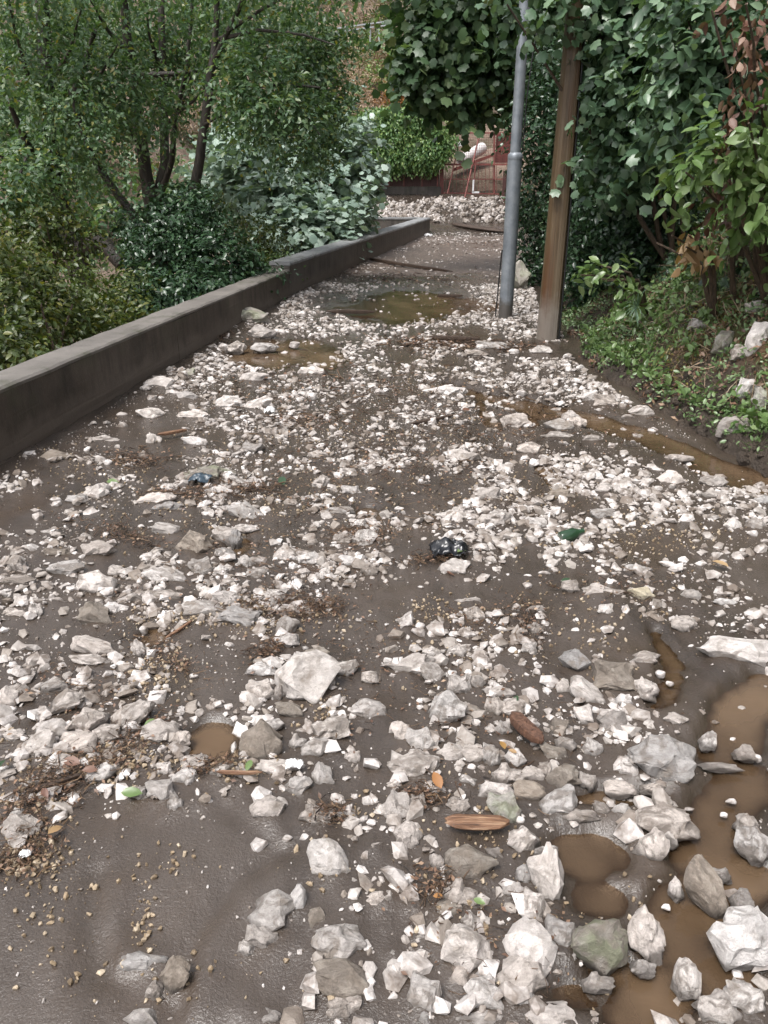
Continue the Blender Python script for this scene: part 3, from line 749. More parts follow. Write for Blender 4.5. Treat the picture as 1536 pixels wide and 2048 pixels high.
def build_terrain():
    xs = np.arange(-46, 46.1, 0.4); ys = np.arange(-8, 78.1, 0.4)
    X, Y = np.meshgrid(xs, ys)
    Z = terrain_z(X, Y)
    me = mesh_np('hillside', np.stack([X.ravel(), Y.ravel(), Z.ravel()], 1), grid_faces(len(ys), len(xs)))
    tag(link('hillside', me, MAT['hill']), 'scrubby brown hillside and gully floor around the road', None, None, 'structure')
build_terrain()

def bank_pt(y, d):
    """surface of the right-hand bank at distance d behind its foot"""
    y = np.asarray(y, float); d = np.asarray(d, float)
    cut = np.interp(y, [0, 4, 6.5, 8, 12], [0.24, 0.20, 0.12, 0.05, 0.05])
    prof = np.interp(d, [-0.15, 0.0, 0.10, 0.25, 0.9, 1.8, 4, 9], [-0.12, -0.05, 0.75, 1.0, 0, 0, 0, 0])
    z = np.where(d < 0.25, cut * np.clip(prof, -1, 1), cut + np.interp(d, [0.25, 0.85, 1.7, 4, 9], [0, 0.72, 1.75, 4.0, 7.0]))
    z = np.where(d < 0, -0.08, z)
    flat = np.interp(y, [7.2, 8.4, 9.4, 11], [1, 0.8, 0.8, 1.0])
    z = z * flat
    b = 0.12 * fbm(y * 1.3, d * 1.6, 51, 4) + 0.10 * fbm(y * 5, d * 5, 57, 4)
    x = foot_x(y) + d + np.clip(d * 2 + 0.35, 0.1, 1) * b
    z = z + np.clip(d * 1.5, 0, 1) * 0.10 * fbm(y * 1.9 + 7, d * 2.2, 61, 4) + np.clip(d * 4, 0, 1) * 0.07 * fbm(y * 8, d * 8, 63, 4)
    return x, z
def build_bank():
    ys = np.concatenate([np.arange(0.3, 11, 0.045), np.arange(11, 33.5, 0.2)])
    ds = np.concatenate([np.arange(-0.15, 0.3, 0.025), np.arange(0.3, 2.2, 0.045), np.arange(2.2, 9, 0.3)])
    Y, D = np.meshgrid(ys, ds, indexing='ij')
    X, Z = bank_pt(Y, D)
    V = np.stack([X.ravel(), Y.ravel(), (Z + road_base(Y)).ravel()], 1)
    me = mesh_np('earth_bank', V, grid_faces(len(ys), len(ds)))
    tag(link('earth_bank', me, MAT['soil']), 'steep dark earth bank rising on the right of the road', None, None, 'structure')
build_bank()

# ------------------------------------------------------------------ low concrete walls
def wall_panel(y0, y1, h0, h1, th, mat, parent, seed, zb=-0.5, n=None, xfun=wall_x, grow=0.0):
    """one cast section; the road-side face follows xfun"""
    n = n or max(6, int((y1 - y0) / 0.12))
    ys = np.linspace(y0, y1, n)
    prof = [(0.0, zb), (0.0, 0.10), (0.0, 0.22), (0.0, 0.32), (0.0, 1.0), (-1.0, 1.0), (-1.0, zb)]
    V = []
    for i, y in enumerate(ys):
        h = h0 + (h1 - h0) * (y - y0) / (y1 - y0)
        dx = (xfun(y + 0.01) - xfun(y - 0.01)) / 0.02
        nrm = Vector((1, -dx, 0)).normalized()
        for j, (a, b) in enumerate(prof):
            z = b if b < 0 else b * (h - 0.0)
            jit = 0.006 * float(fbm(np.array(y * 3.0), np.array(b * 4.0 + j), seed, 3))
            q = Vector((float(xfun(y)), y, 0)) + nrm * (a * (th - grow) + jit + (grow if False else 0))
            V.append((q.x, q.y, z + (0.006 * float(fbm(np.array(y * 2.5), np.array(j * 1.7), seed + 5, 3)) if b == 1.0 else 0)))
    m = len(prof)
    F = []
    for i in range(n - 1):
        for j in range(m - 1):
            a = i * m + j; F.append((a, a + m, a + m + 1, a + 1))
    F.append(tuple(range(m))); F.append(tuple((n - 1) * m + k for k in range(m - 1, -1, -1)))
    mb = MB(); mb.add(V, F)
    o = mb.build('wall_panel', mat, parent)
    if parent is not None:
        o.data.transform(Matrix.Translation(-Vector(parent.location)))
    return o

def coping(y0, y1, h0, h1, th, over, thick, mat, parent, seed, xfun=wall_x):
    n = max(6, int((y1 - y0) / 0.09)); ys = np.linspace(y0, y1, n); V = []; F = []
    for y in ys:
        h = h0 + (h1 - h0) * (y - y0) / (y1 - y0) + 0.004
        dx = (xfun(y + 0.01) - xfun(y - 0.01)) / 0.02
        nrm = Vector((1, -dx, 0)).normalized()
        e = 0.010 * float(fbm(np.array(y * 5.0), np.array(0.3), seed, 4))
        e2 = 0.006 * float(fbm(np.array(y * 7.0), np.array(5.3), seed, 3))
        for a, b in ((over + e, 0), (over + e, thick * 0.6), (over - 0.018 + e, thick), (-th - over + e, thick), (-th - over, 0)):
            q = Vector((float(xfun(y)), y, 0)) + nrm * a
            V.append((q.x, q.y, h + b + (e2 if b == thick else 0)))
    m = 5
    for i in range(n - 1):
        for j in range(m):
            a = i * m + j; b = i * m + (j + 1) % m
            F.append((a, a + m, b + m, b))
    F.append(tuple(range(m))); F.append(tuple((n - 1) * m + k for k in range(m - 1, -1, -1)))
    mb = MB(); mb.add(V, F)
    o = mb.build('coping', mat, parent)
    o.data.transform(Matrix.Translation(-Vector(parent.location)))
    return o

w1 = empty('concrete_wall', (-1.9, 6, 0), 'low dark wet concrete wall beside the yellow-green shrubs, joining a taller stained wall', 'wall')
w1['kind'] = 'thing'
hh = lambda y: 0.485 - 0.0125 * (y - 4.14)
for k, (a, b) in enumerate(((-2.0, 3.1), (3.112, 6.9), (6.912, 9.85), (9.862, 11.0))):
    wall_panel(a, b, hh(a) - 0.03, hh(b) - 0.03, 0.25, MAT['concrete'], w1, 100 + k)
coping(-2.0, 11.0, hh(-2) - 0.03, hh(11) - 0.03, 0.25, 0.0035, 0.03, MAT['coping_near'], w1, 130)
w2 = empty('concrete_wall', (0, 17, 0), 'stained grey concrete wall with pale coping below the grey-green fig bush', 'wall')
w2['kind'] = 'thing'
h2 = lambda y: 0.50 - 0.0025 * (y - 11)
for k, (a, b) in enumerate(((11.012, 15.6), (15.612, 23.4))):
    wall_panel(a, b, h2(a) - 0.05, h2(b) - 0.05, 0.28, MAT['concrete_far'], w2, 140 + k)
coping(11.012, 23.4, h2(11) - 0.05, h2(23.4) - 0.05, 0.28, 0.012, 0.05, MAT['coping'], w2, 150)
# return wall running left from the far end
w3 = empty('concrete_wall', (0.2, 23.7, 0), 'short concrete return wall running left behind the fig bush', 'wall')
mb = MB(); mb.box((-3.0, -0.14, -0.6), (0.82, 0.14, 0.42)); mb.build('wall_panel', MAT['concrete_far'], w3)
mb = MB(); mb.box((-3.0, -0.16, 0.424), (0.83, 0.16, 0.47)); mb.build('coping', MAT['coping'], w3)
w3['kind'] = 'thing'; w3.rotation_euler.z = R(-4)

# ------------------------------------------------------------------ poles
b0 = ground(1010, 640); b0.z = -0.05
lp = empty('lamp_post', b0, 'grey galvanised steel lamp post with stepped collar, standing in the mud', 'lamp post')
zs = np.linspace(0, 1.80, 12)
MB().tube([(0.004 * math.sin(z * 2), 0, z) for z in zs], [0.083 - 0.004 * z / 1.8 for z in zs], 24).build('lower_tube', MAT['galv'], lp, True)
MB().tube([(0, 0, 1.80), (0, 0, 1.815), (0, 0, 1.85), (0, 0, 1.872)], [0.082, 0.0835, 0.082, 0.060], 24).build('collar', MAT['galv'], lp, True)
MB().tube([(0, 0, 1.86), (0, 0, 4.0), (0, 0, 6.2)], [0.0595, 0.055, 0.050], 24).build('upper_tube', MAT['galv'], lp, True)
MB().tube([(-0.115, 0.06, 0.0), (-0.10, 0.05, 0.3), (-0.092, 0.03, 0.62), (-0.085, 0.0, 0.85)], 0.008, 6).build('earth_cable', MAT['cable'], lp, True)
MB().tube([(0.075, 0.0, 1.9), (0.085, 0.0, 2.4), (0.13, 0.03, 2.9), (0.24, 0.1, 3.4)], 0.007, 6).build('feed_cable', MAT['cable'], lp, True)

b1 = ground(1095, 683); b1.z = -0.05
up_ = empty('utility_pole', b1, 'brown weathered wooden utility pole with muddy foot beside the bank', 'utility pole')
V, F = [], []
zz = np.linspace(0, 6.5, 40); NS = 20
for i, z in enumerate(zz):
    for k in range(NS):
        a = 2 * math.pi * k / NS + R(12)
        # hewn pole: flattened sides with two long drying cracks
        r = 0.126 - 0.0085 * z
        flat = 1.0 / max(abs(math.cos((a % (math.pi / 3)) - math.pi / 6)), 0.5)
        r *= 0.93 * (0.45 + 0.55 * flat * 0.98) * (1 + 0.02 * float(fbm(np.array(z * 0.8), np.array(k * 0.9), 7, 2)))
        if k in (13, 17): r *= 0.90
        V.append((r * math.cos(a) + 0.012 * math.sin(z * 0.7), r * math.sin(a), z))
for i in range(len(zz) - 1):
    for k in range(NS):
        k2 = (k + 1) % NS
        F.append((i * NS + k, i * NS + k2, (i + 1) * NS + k2, (i + 1) * NS + k))
F.append(tuple((len(zz) - 1) * NS + k for k in range(NS)))
MB().add(V, F).build('shaft', MAT['pole'], up_, True)
MB().tube([(0.10, -0.075, 0.0), (0.098, -0.074, 1.2), (0.085, -0.068, 2.6), (0.06, -0.05, 5)], 0.009, 6).build('cable', MAT['cable'], up_, True)
rng = np.random.default_rng(12)
rr = random.Random(5)

def make_rock_mesh(name, seed, rough=1.0, cuts=2):
    r = random.Random(seed)
    bm = bmesh.new()
    npts = r.choice((11, 13, 15, 18, 22))
    for k in range(npts):
        z = 1 - 2 * (k + 0.5) / npts; a = k * 2.39996 + r.uniform(-0.5, 0.5)
        q = math.sqrt(max(0, 1 - z * z))
        s = r.uniform(0.78, 1.08)
        bm.verts.new((q * math.cos(a) * s, q * math.sin(a) * s, z * s))
    bmesh.ops.convex_hull(bm, input=bm.verts)
    bmesh.ops.delete(bm, geom=[v for v in bm.verts if not v.link_faces], context='VERTS')
    bmesh.ops.dissolve_limit(bm, angle_limit=R(12), verts=bm.verts, edges=bm.edges)
    bmesh.ops.bevel(bm, geom=list(bm.edges), offset=0.04, segments=1, affect='EDGES', profile=0.6)
    bmesh.ops.triangulate(bm, faces=bm.faces)
    bmesh.ops.subdivide_edges(bm, edges=[e for e in bm.edges if e.calc_length() > 0.22], cuts=cuts, use_grid_fill=True)
    bmesh.ops.triangulate(bm, faces=bm.faces)
    bm.normal_update()
    off = Vector((r.uniform(-50, 50), r.uniform(-50, 50), r.uniform(-50, 50)))
    for v in bm.verts:
        d = 0.15 * mnoise.noise(v.co * 1.7 + off) + 0.09 * mnoise.noise(v.co * 3.7 + off) + 0.045 * mnoise.noise(v.co * 8 + off)
        cr = mnoise.cell(v.co * 2.1 + off)
        v.co += v.normal * (d + 0.05 * (cr - 0.5)) * rough
    lo = [min(v.co[i] for v in bm.verts) for i in range(3)]; hi = [max(v.co[i] for v in bm.verts) for i in range(3)]
    for v in bm.verts:
        for i in range(3): v.co[i] = 2 * (v.co[i] - lo[i]) / (hi[i] - lo[i]) - 1
    me = bpy.data.meshes.new(name); bm.to_mesh(me); bm.free()
    me.polygons.foreach_set('use_smooth', [True] * len(me.polygons))
    me.set_sharp_from_angle(angle=R(32))
    me.materials.append(MAT['P'])
    return me
ROCKS = [make_rock_mesh('limestone_rock', 300 + k, 1.0 + 0.3 * (k % 3)) for k in range(22)]

LANDMARKS = [((900, 1112), 'near the black bag'), ((1140, 1076), 'near the green bottle'), ((955, 1655), 'near the splintered plank'),
 ((1045, 1475), 'near the bark piece'), ((1010, 635), 'near the lamp post'), ((1095, 680), 'near the wooden pole'),
 ((428, 1490), 'beside the tan puddle'), ((230, 1530), 'among the twig litter'), ((600, 1225), 'beside the brown twig tangle'), ((345, 875), 'near the wood strip'),
 ((870, 845), 'near the thin stick'), ((400, 968), 'near the blue plastic'), ((700, 540), 'below the stained wall'), ((885, 1605), 'near the golden leaf')]
TONE = {'W': 'white', 'P': 'pale grey', 'G': 'grey', 'T': 'tan', 'N': 'green-stained', 'Y': 'cream'}

def rock_label(cx, cy, w, h, a, t, g, W, wet):
    size = 'large' if W > 0.155 else ('medium' if W > 0.10 else ('small' if W > 0.065 else 'tiny'))
    asp = w / h
    shape = 'long thin' if asp > 2.6 else ('elongated' if asp > 1.75 else ('upright' if asp < 0.72 else ('blocky' if asp < 1.15 else 'angular')))
    near = min(LANDMARKS, key=lambda L: math.hypot(L[0][0] - cx, L[0][1] - cy))
    d = math.hypot(near[0][0] - cx, near[0][1] - cy)
    if g.x - float(wall_x(g.y)) < 0.55 and g.y > 2: ctx = 'close to the dark concrete wall'
    elif d < 90: ctx = near[1]
    elif wet: ctx = 'standing in the brown flood water'
    elif float(foot_x(g.y)) - g.x < 0.6 and g.y > 2.5: ctx = 'at the foot of the earth bank'
    elif cx < 720 and cy > 1600: ctx = 'on the smooth bare silt'
    else:
        two = sorted(LANDMARKS, key=lambda L: math.hypot(L[0][0] - cx, L[0][1] - cy))[:2]
        ctx = 'between ' + ' and '.join('the ' + L[1].split(' the ')[1] for L in two)
    return f'{size} {shape} {TONE[t]} limestone rock {ctx}'

NTOP = 296
rubble_items = []     # the remaining ones go to the joined rubble: (centre, frame, half sizes)
for i, (cx, cy, w, h, a, t) in enumerate(TRACED):
    g, C, ax, ay, W, H = rock_frame(cx, cy, w, h, a)
    D = 0.5 * min(W, H * 1.25) * rr.uniform(0.85, 1.1)
    if i < NTOP:
        me = ROCKS[rr.randrange(len(ROCKS))]
        o = link('limestone_rock', me)
        o.material_slots[0].link = 'OBJECT'; o.material_slots[0].material = MAT[t]
        fx, fy = rr.choice((-1, 1)), rr.choice((-1, 1))
        az = -FWD
        M3 = Matrix((ax * fx, ay * fy, az * (fx * fy))).transposed()
        o.matrix_world = Matrix.LocRotScale(C, M3.to_quaternion(), Vector((W * 0.63, H * 0.63, D * 1.08)))
        wet = float(mud_z(np.array([g.x]), np.array([g.y]))[0]) < 0.004
        tag(o, rock_label(cx, cy, w, h, a, t, g, W, wet), 'rock', 'limestone rocks strewn over the muddy road')
    else:
        rubble_items.append((C, ax, ay, W * 0.52, H * 0.52, D, {'W': 0.95, 'P': 0.7, 'G': 0.35, 'T': 0.15}.get(t, 0.6)))

# ------------------------------------------------------------------ small rubble, gravel and pebbles
def hull_template(seed, n, finer=False):
    r = random.Random(seed); bm = bmesh.new()
    for k in range(n):
        z = 1 - 2 * (k + 0.5) / n; a = k * 2.39996 + r.uniform(-0.6, 0.6); q = math.sqrt(max(0, 1 - z * z)); s = r.uniform(0.75, 1.05)
        bm.verts.new((q * math.cos(a) * s, q * math.sin(a) * s, z * s))
    bmesh.ops.convex_hull(bm, input=bm.verts)
    bmesh.ops.delete(bm, geom=[v for v in bm.verts if not v.link_faces], context='VERTS')
    if finer:
        bmesh.ops.bevel(bm, geom=list(bm.edges), offset=0.12, segments=1, affect='EDGES')
    bmesh.ops.triangulate(bm, faces=bm.faces)
    bm.verts.index_update()
    V = np.array([v.co[:] for v in bm.verts]); F = np.array([[v.index for v in f.verts] for f in bm.faces])
    bm.free()
    return V, F
SMALL = [hull_template(900 + k, 9 + k % 5) for k in range(12)]
FINE = [hull_template(960 + k, 10 + k % 4, True) for k in range(8)]

def join_pieces(name, C, A, S, val, temps, mat, smooth=False, seed=0):
    """C (n,3) centres, A (n,3,3) axes in columns, S (n,3) half sizes"""
    r = np.random.default_rng(seed)
    pick = r.integers(0, len(temps), len(C))
    Vs, Fs, vals, b = [], [], [], 0
    for k, (tv, tf) in enumerate(temps):
        idx = np.where(pick == k)[0]
        if len(idx) == 0: continue
        L = tv[None] * S[idx][:, None, :]
        W = np.einsum('nij,nvj->nvi', A[idx], L) + C[idx][:, None, :]
        Vs.append(W.reshape(-1, 3))
        Fs.append((tf[None] + (np.arange(len(idx)) * len(tv))[:, None, None] + b).reshape(-1, 3))
        vals.append(np.repeat(val[idx], len(tv)))
        b += len(idx) * len(tv)
    me = mesh_np(name, np.concatenate(Vs), np.concatenate(Fs), smooth)
    att = me.attributes.new('v', 'FLOAT', 'POINT'); att.data.foreach_set('value', np.concatenate(vals).astype(np.float32))
    return link(name, me, mat)

def rand_rot(n, r):
    q = r.normal(size=(n, 4)); q /= np.linalg.norm(q, axis=1, keepdims=True)
    w, x, y, z = q.T
    return np.stack([1 - 2 * (y * y + z * z), 2 * (x * y - z * w), 2 * (x * z + y * w),
                     2 * (x * y + z * w), 1 - 2 * (x * x + z * z), 2 * (y * z - x * w),
                     2 * (x * z - y * w), 2 * (y * z + x * w), 1 - 2 * (x * x + y * y)], 1).reshape(-1, 3, 3)

# bare places of the photograph (x, y, rx, ry in pixels, strength)
BARE = [(330, 1800, 380, 190, 1), (180, 1960, 300, 160, 1), (430, 1340, 95, 75, .95), (760, 1230, 110, 55, .95), (700, 1270, 60, 50, .9), (1430, 1150, 170, 90, .7), (1400, 1350, 150, 90, .9),
        (1470, 1560, 120, 160, .93), (1430, 1750, 130, 200, .9), (1190, 1740, 110, 90, .95), (1170, 1990, 120, 60, .93), (140, 1270, 130, 60, .9), (230, 1040, 200, 50, .8), (120, 1130, 150, 30, .6),
        (420, 1010, 120, 22, .6), (260, 830, 150, 50, .8), (180, 850, 170, 60, .9), (550, 705, 110, 32, .95), (820, 610, 170, 40, .97), (890, 515, 160, 30, .7), (900, 560, 130, 20, .75),
        (1240, 870, 330, 42, .9), (1430, 930, 160, 55, .95), (1060, 830, 90, 22, .8), (620, 740, 80, 20, .7), (520, 920, 120, 25, .6), (1130, 1190, 150, 40, .5), (430, 1490, 60, 45, 1), (690, 1330, 50, 40, .4),
        (1150, 1400, 40, 60, .5), (560, 1780, 120, 120, .9), (450, 1110, 90, 40, .6), (830, 1010, 120, 40, .35), (90, 1390, 60, 30, .6)]
def density(px, py):
    m = np.ones_like(px)
    for x, y, rx, ry, s in BARE:
        q = np.hypot((px - x) / rx, (py - y) / ry) + 0.35 * fbm(px / 60, py / 40, 201, 2)
        m = np.minimum(m, 1 - s * np.clip((1.25 - q) / 0.4, 0, 1))
    return m

def scatter(n, ymin, ymax, smin, smax, power, seed, clump=1.5, yexp=1.0, bare=True):
    r = np.random.default_rng(seed)
    y = ymin + (ymax - ymin) * r.random(n) ** yexp
    x = wall_x(y) + 0.05 + (foot_x(y) - wall_x(y) - 0.12) * r.random(n)
    x = np.where(y > 24.5, -4 + 8.2 * r.random(n), x)
    px, py = to_px(x, y, road_base(y))
    dn = density(px, py) if bare else np.ones(n)
    dn = dn * np.clip(0.60 + 0.62 * clump * fbm(x * 2.1, y * 1.5, 211, 3) + 0.45 * clump * fbm(x * 6, y * 4, 215, 2), 0, 1)
    k = r.random(n) < dn
    x, y = x[k], y[k]
    s = smin + (smax - smin) * r.random(len(x)) ** power
    return x, y, s, r

def flat_rot(n, r, tilt=0.38):
    a = r.uniform(0, 2 * math.pi, n); N = norm_(np.stack([r.normal(0, tilt, n), r.normal(0, tilt, n), np.ones(n)], 1))
    X = np.stack([np.cos(a), np.sin(a), np.zeros(n)], 1); X = norm_(X - N * (X * N).sum(1, keepdims=True))
    return np.stack([X, np.cross(N, X), N], 2)
def norm_(v): return v / np.linalg.norm(v, axis=1, keepdims=True)
Cs, As, Ss, Vv = [], [], [], []
for args in ((9500, 0.7, 4.4, 0.012, 0.046, 2.3, 15, 2.0, 0.75), (15000, 0.7, 4.4, 0.004, 0.022, 2.0, 1, 1.9, 0.8), (26000, 3.0, 12.5, 0.008, 0.046, 2.6, 2, 1.8, 0.85), (7000, 11, 23.5, 0.008, 0.045, 3.0, 3, 1.5, 1.0)):
    x, y, s, r = scatter(*args)
    z = np.maximum(mud_z(x, y), -0.004) + s * 0.12
    Cs.append(np.stack([x, y, z], 1)); A = flat_rot(len(x), r)
    As.append(A); Ss.append(s[:, None] * np.stack([r.uniform(0.8, 1.45, len(x)), r.uniform(0.7, 1.0, len(x)), r.uniform(0.30, 0.70, len(x))], 1))
    Vv.append(np.clip(r.normal(0.45, 0.28, len(x)), 0, 1))
# thick rubble bed before the gate
r = np.random.default_rng(77)
n = 6500; y = 25.2 + 4.8 * r.random(n); x = -4.2 + 8.6 * r.random(n); s = 0.025 + 0.11 * r.random(n) ** 2.8
kk = r.random(n) < np.clip(0.62 + 1.3 * fbm(x * 0.9, y * 0.7, 431, 3), 0.08, 1); y, x, s = y[kk], x[kk], s[kk]; n = len(x)
z = road_base(y) + 0.02 + s * 0.4 + 0.05 * r.random(n)
Cs.append(np.stack([x, y, z], 1)); As.append(rand_rot(n, r)); Ss.append(s[:, None] * np.stack([r.uniform(0.8, 1.4, n), r.uniform(0.7, 1, n), r.uniform(0.5, 0.9, n)], 1)); Vv.append(np.clip(r.normal(0.30, 0.2, n), 0, 1))
Cs, As, Ss, Vv = np.concatenate(Cs), np.concatenate(As), np.concatenate(Ss), np.concatenate(Vv)
big = (Ss.max(1) > 0.016) & (Cs[:, 1] < 4.6)
ob = join_pieces('rubble', Cs[big], As[big], Ss[big], Vv[big], [hull_template(980 + k, 9 + k % 6, False) for k in range(14)], MAT['rubble'], False, 8)
tag(ob, 'pale broken limestone pebbles packed between the larger rocks', 'rubble', None, 'stuff')
ob = join_pieces('rubble', Cs[~big], As[~big], Ss[~big], Vv[~big], SMALL, MAT['rubble'], False, 3)
tag(ob, 'countless small pale limestone chips scattered through the mud', 'rubble', None, 'stuff')
if rubble_items:
    C = np.array([i[0][:] for i in rubble_items]); A = np.array([np.stack([np.array(i[1][:]), np.array(i[2][:]), -np.array(FWD[:])], 1) for i in rubble_items])
    S = np.array([[i[3], i[4], i[5]] for i in rubble_items]); vv = np.array([i[6] for i in rubble_items])
    ob = join_pieces('rubble', C, A, S, vv, FINE, MAT['rubble'], False, 4)
    tag(ob, 'fist-sized limestone pieces lying between the larger rocks', 'rubble', None, 'stuff')

# grit: tiny chips everywhere
x, y, s, r = scatter(26000, 0.7, 6.5, 0.0018, 0.0065, 2.0, 9, 1.2, 0.75, False)
z = mud_z(x, y); k = z > 0.002; x, y, s, z = x[k], y[k], s[k], z[k]
ob = join_pieces('grit', np.stack([x, y, z + s * 0.3], 1), rand_rot(len(x), r), s[:, None] * np.array([[1.2, 1.0, 0.7]]), np.clip(r.normal(0.45, 0.3, len(x)), 0, 1), SMALL[:4], MAT['rubble'], False, 5)
tag(ob, 'fine pale grit sprinkled over the mud', 'grit', None, 'stuff')

# tan pebbles in drifts
PEB = [(110, 1800, 90, 190, 150), (285, 1830, 30, 80, 60), (330, 1740, 90, 40, 40), (310, 1340, 70, 60, 330), (360, 1245, 120, 25, 230), (220, 1530, 200, 40, 520), (60, 1730, 70, 40, 200), (560, 1250, 130, 40, 330),
       (520, 1230, 80, 30, 200), (870, 1230, 60, 30, 120), (650, 1420, 50, 50, 120), (480, 1550, 80, 25, 160), (960, 1750, 120, 200, 230), (1260, 1850, 160, 150, 150), (200, 960, 200, 60, 420), (330, 1050, 200, 60, 260),
       (600, 1010, 200, 60, 420), (760, 900, 300, 80, 700), (1050, 1000, 300, 60, 500), (1260, 1080, 200, 50, 500), (1150, 1250, 200, 100, 300), (880, 1330, 120, 60, 130), (700, 1640, 80, 40, 60), (360, 1980, 300, 60, 60), (540, 870, 250, 50, 350),
       (800, 760, 350, 60, 500), (640, 1750, 60, 60, 40), (60, 1620, 80, 60, 120)]
X, Y = [], []
r = np.random.default_rng(21)
for cx, cy, rx, ry, n in PEB:
    px = cx + rx * r.normal(size=n) * 0.55; py = cy + ry * r.normal(size=n) * 0.55
    u, v = (px - 768) / FPX, (1024 - py) / FPX
    dy, dz = CT + ST * v, -ST + CT * v
    t = -CAMH / dz
    ok = (t > 0) & (t < 20)
    X.append((u * t)[ok]); Y.append((dy * t)[ok])
X, Y = np.concatenate(X), np.concatenate(Y)
k = (Y > 0.6) & (X > wall_x(Y) + 0.03) & (X < foot_x(Y)); X, Y = X[k], Y[k]
Z = mud_z(X, Y); k = Z > 0.002; X, Y, Z = X[k], Y[k], Z[k]
s = 0.0016 + 0.0085 * r.random(len(X)) ** 2.2
ob = join_pieces('pebbles', np.stack([X, Y, Z + s * 0.45], 1), rand_rot(len(X), r), s[:, None] * np.stack([r.uniform(0.9, 1.4, len(X)), r.uniform(0.7, 1.1, len(X)), r.uniform(0.45, 0.9, len(X))], 1), np.clip(r.normal(0.5, 0.28, len(X)), 0, 1), SMALL, MAT['pebble'], False, 6)
tag(ob, 'small tan pebbles washed into drifts on the mud', 'pebbles', None, 'stuff')
# ------------------------------------------------------------------ foliage
def tri_leaf(kind):
    if kind == 'small':
        V = np.array([(0, 0, 0), (0.5, 0.26, 0.06), (1, 0, -0.10), (0.5, -0.26, 0.06), (0.5, 0, -0.02)])
        F = np.array([(0, 4, 1), (1, 4, 2), (0, 3, 4), (3, 2, 4)])
    elif kind == 'oval':
        xs = [0, 0.22, 0.5, 0.78, 1.0]; ws = [0.0, 0.20, 0.27, 0.18, 0.0]
        V = [(x, 0, -0.22 * x * x) for x in xs]
        V += [(x, w, 0.07 - 0.22 * x * x) for x, w in zip(xs[1:4], ws[1:4])]
        V += [(x, -w, 0.07 - 0.22 * x * x) for x, w in zip(xs[1:4], ws[1:4])]
        F = []
        for off, fl in ((5, False), (8, True)):
            a, b, c = off, off + 1, off + 2
            T = [(0, 1, a), (1, 2, b), (1, b, a), (2, 3, c), (2, c, b), (3, 4, c)]
            F += [t[::-1] if fl else t for t in T]
        V, F = np.array(V), np.array(F)
    elif kind == 'lobed':
        ang = [0, 22, 48, 72, 100, 130, 160]
        rad = [1.0, 0.74, 0.92, 0.70, 0.76, 0.58, 0.45]
        pts = [(rad[i] * math.cos(R(a)), rad[i] * math.sin(R(a))) for i, a in enumerate(ang)]
        full = pts + [(x, -y) for x, y in pts[:0:-1]]
        V = [(0.35, 0, 0.0)] + [(0.42 + 0.58 * x, 0.62 * y, -0.12 * abs(y) - 0.14 * x * x + (0.05 if k % 2 else 0)) for k, (x, y) in enumerate(full)]
        n = len(full)
        F = [(0, 1 + k, 1 + (k + 1) % n) for k in range(n)]
        V, F = np.array(V), np.array(F)
    elif kind == 'blade':
        V = np.array([(0, 0.035, 0), (0, -0.035, 0), (0.5, 0.03, 0.03), (0.5, -0.03, 0.03), (0.85, 0.015, -0.06), (0.85, -0.015, -0.06), (1, 0, -0.16)])
        F = np.array([(0, 1, 3), (0, 3, 2), (2, 3, 5), (2, 5, 4), (4, 5, 6)])
    return V.astype(float), F
LT = {k: tri_leaf(k) for k in ('small', 'oval', 'lobed', 'blade')}

def norm(v): return v / (np.linalg.norm(v, axis=-1, keepdims=True) + 1e-9)

def leaf_mesh(name, P, T, N, S, val, kind, width=1.0):
    tv, tf = LT[kind]
    T = norm(T); N = norm(N - T * (N * T).sum(1, keepdims=True)); B = np.cross(N, T)
    V = P[:, None, :] + S[:, None, None] * (tv[None, :, 0:1] * T[:, None, :] + width * tv[None, :, 1:2] * B[:, None, :] + tv[None, :, 2:3] * N[:, None, :])
    F = (tf[None] + (np.arange(len(P)) * len(tv))[:, None, None]).reshape(-1, 3)
    me = mesh_np(name, V.reshape(-1, 3), F, True)
    a = me.attributes.new('v', 'FLOAT', 'POINT'); a.data.foreach_set('value', np.repeat(val, len(tv)).astype(np.float32))
    return me

def spray_leaves(clumps, size, seed, per=9, droop=-0.35, spread=1.0, length=0.35, up=0.75, shell=0.45, thin=1.0):
    """clumps: (centre, (rx, ry, rz), number of sprays)"""
    r = np.random.default_rng(seed)
    Ps, Ts, Ns = [], [], []
    for c, rad, n in clumps:
        n = max(2, int(n * thin))
        u = norm(r.normal(size=(n, 3)))
        f = shell + (1 - shell) * r.random((n, 1)) ** 0.6
        O = np.array(c) + u * f * np.array(rad) * (1 + 0.18 * r.normal(size=(n, 1)))
        d = norm(u * 0.7 + 0.55 * r.normal(size=(n, 3)) + np.array([0, 0, droop]))
        side = norm(np.cross(d, np.array([0, 0, 1.0]) + 0.4 * r.normal(size=(n, 3))))
        L = length * (0.6 + 0.8 * r.random((n, 1)))
        for k in range(per):
            t = (k + 0.5) / per
            sg = 1 if k % 2 else -1
            Ps.append(O + d * L * t + np.array([0, 0, -0.25]) * L * t * t + 0.02 * r.normal(size=(n, 3)))
            Ts.append(d * 0.55 + side * sg * 0.8 * spread + 0.35 * r.normal(size=(n, 3)) + np.array([0, 0, droop * 0.8]))
            Ns.append(np.array([0, 0, up]) + u * 0.45 + 0.40 * r.normal(size=(n, 3)))
    P, T, N = np.concatenate(Ps), np.concatenate(Ts), np.concatenate(Ns)
    S = size * r.uniform(0.6, 1.25, len(P))
    v = np.clip(r.normal(0.5, 0.24, len(P)), 0, 1)
    return P, T, N, S, v

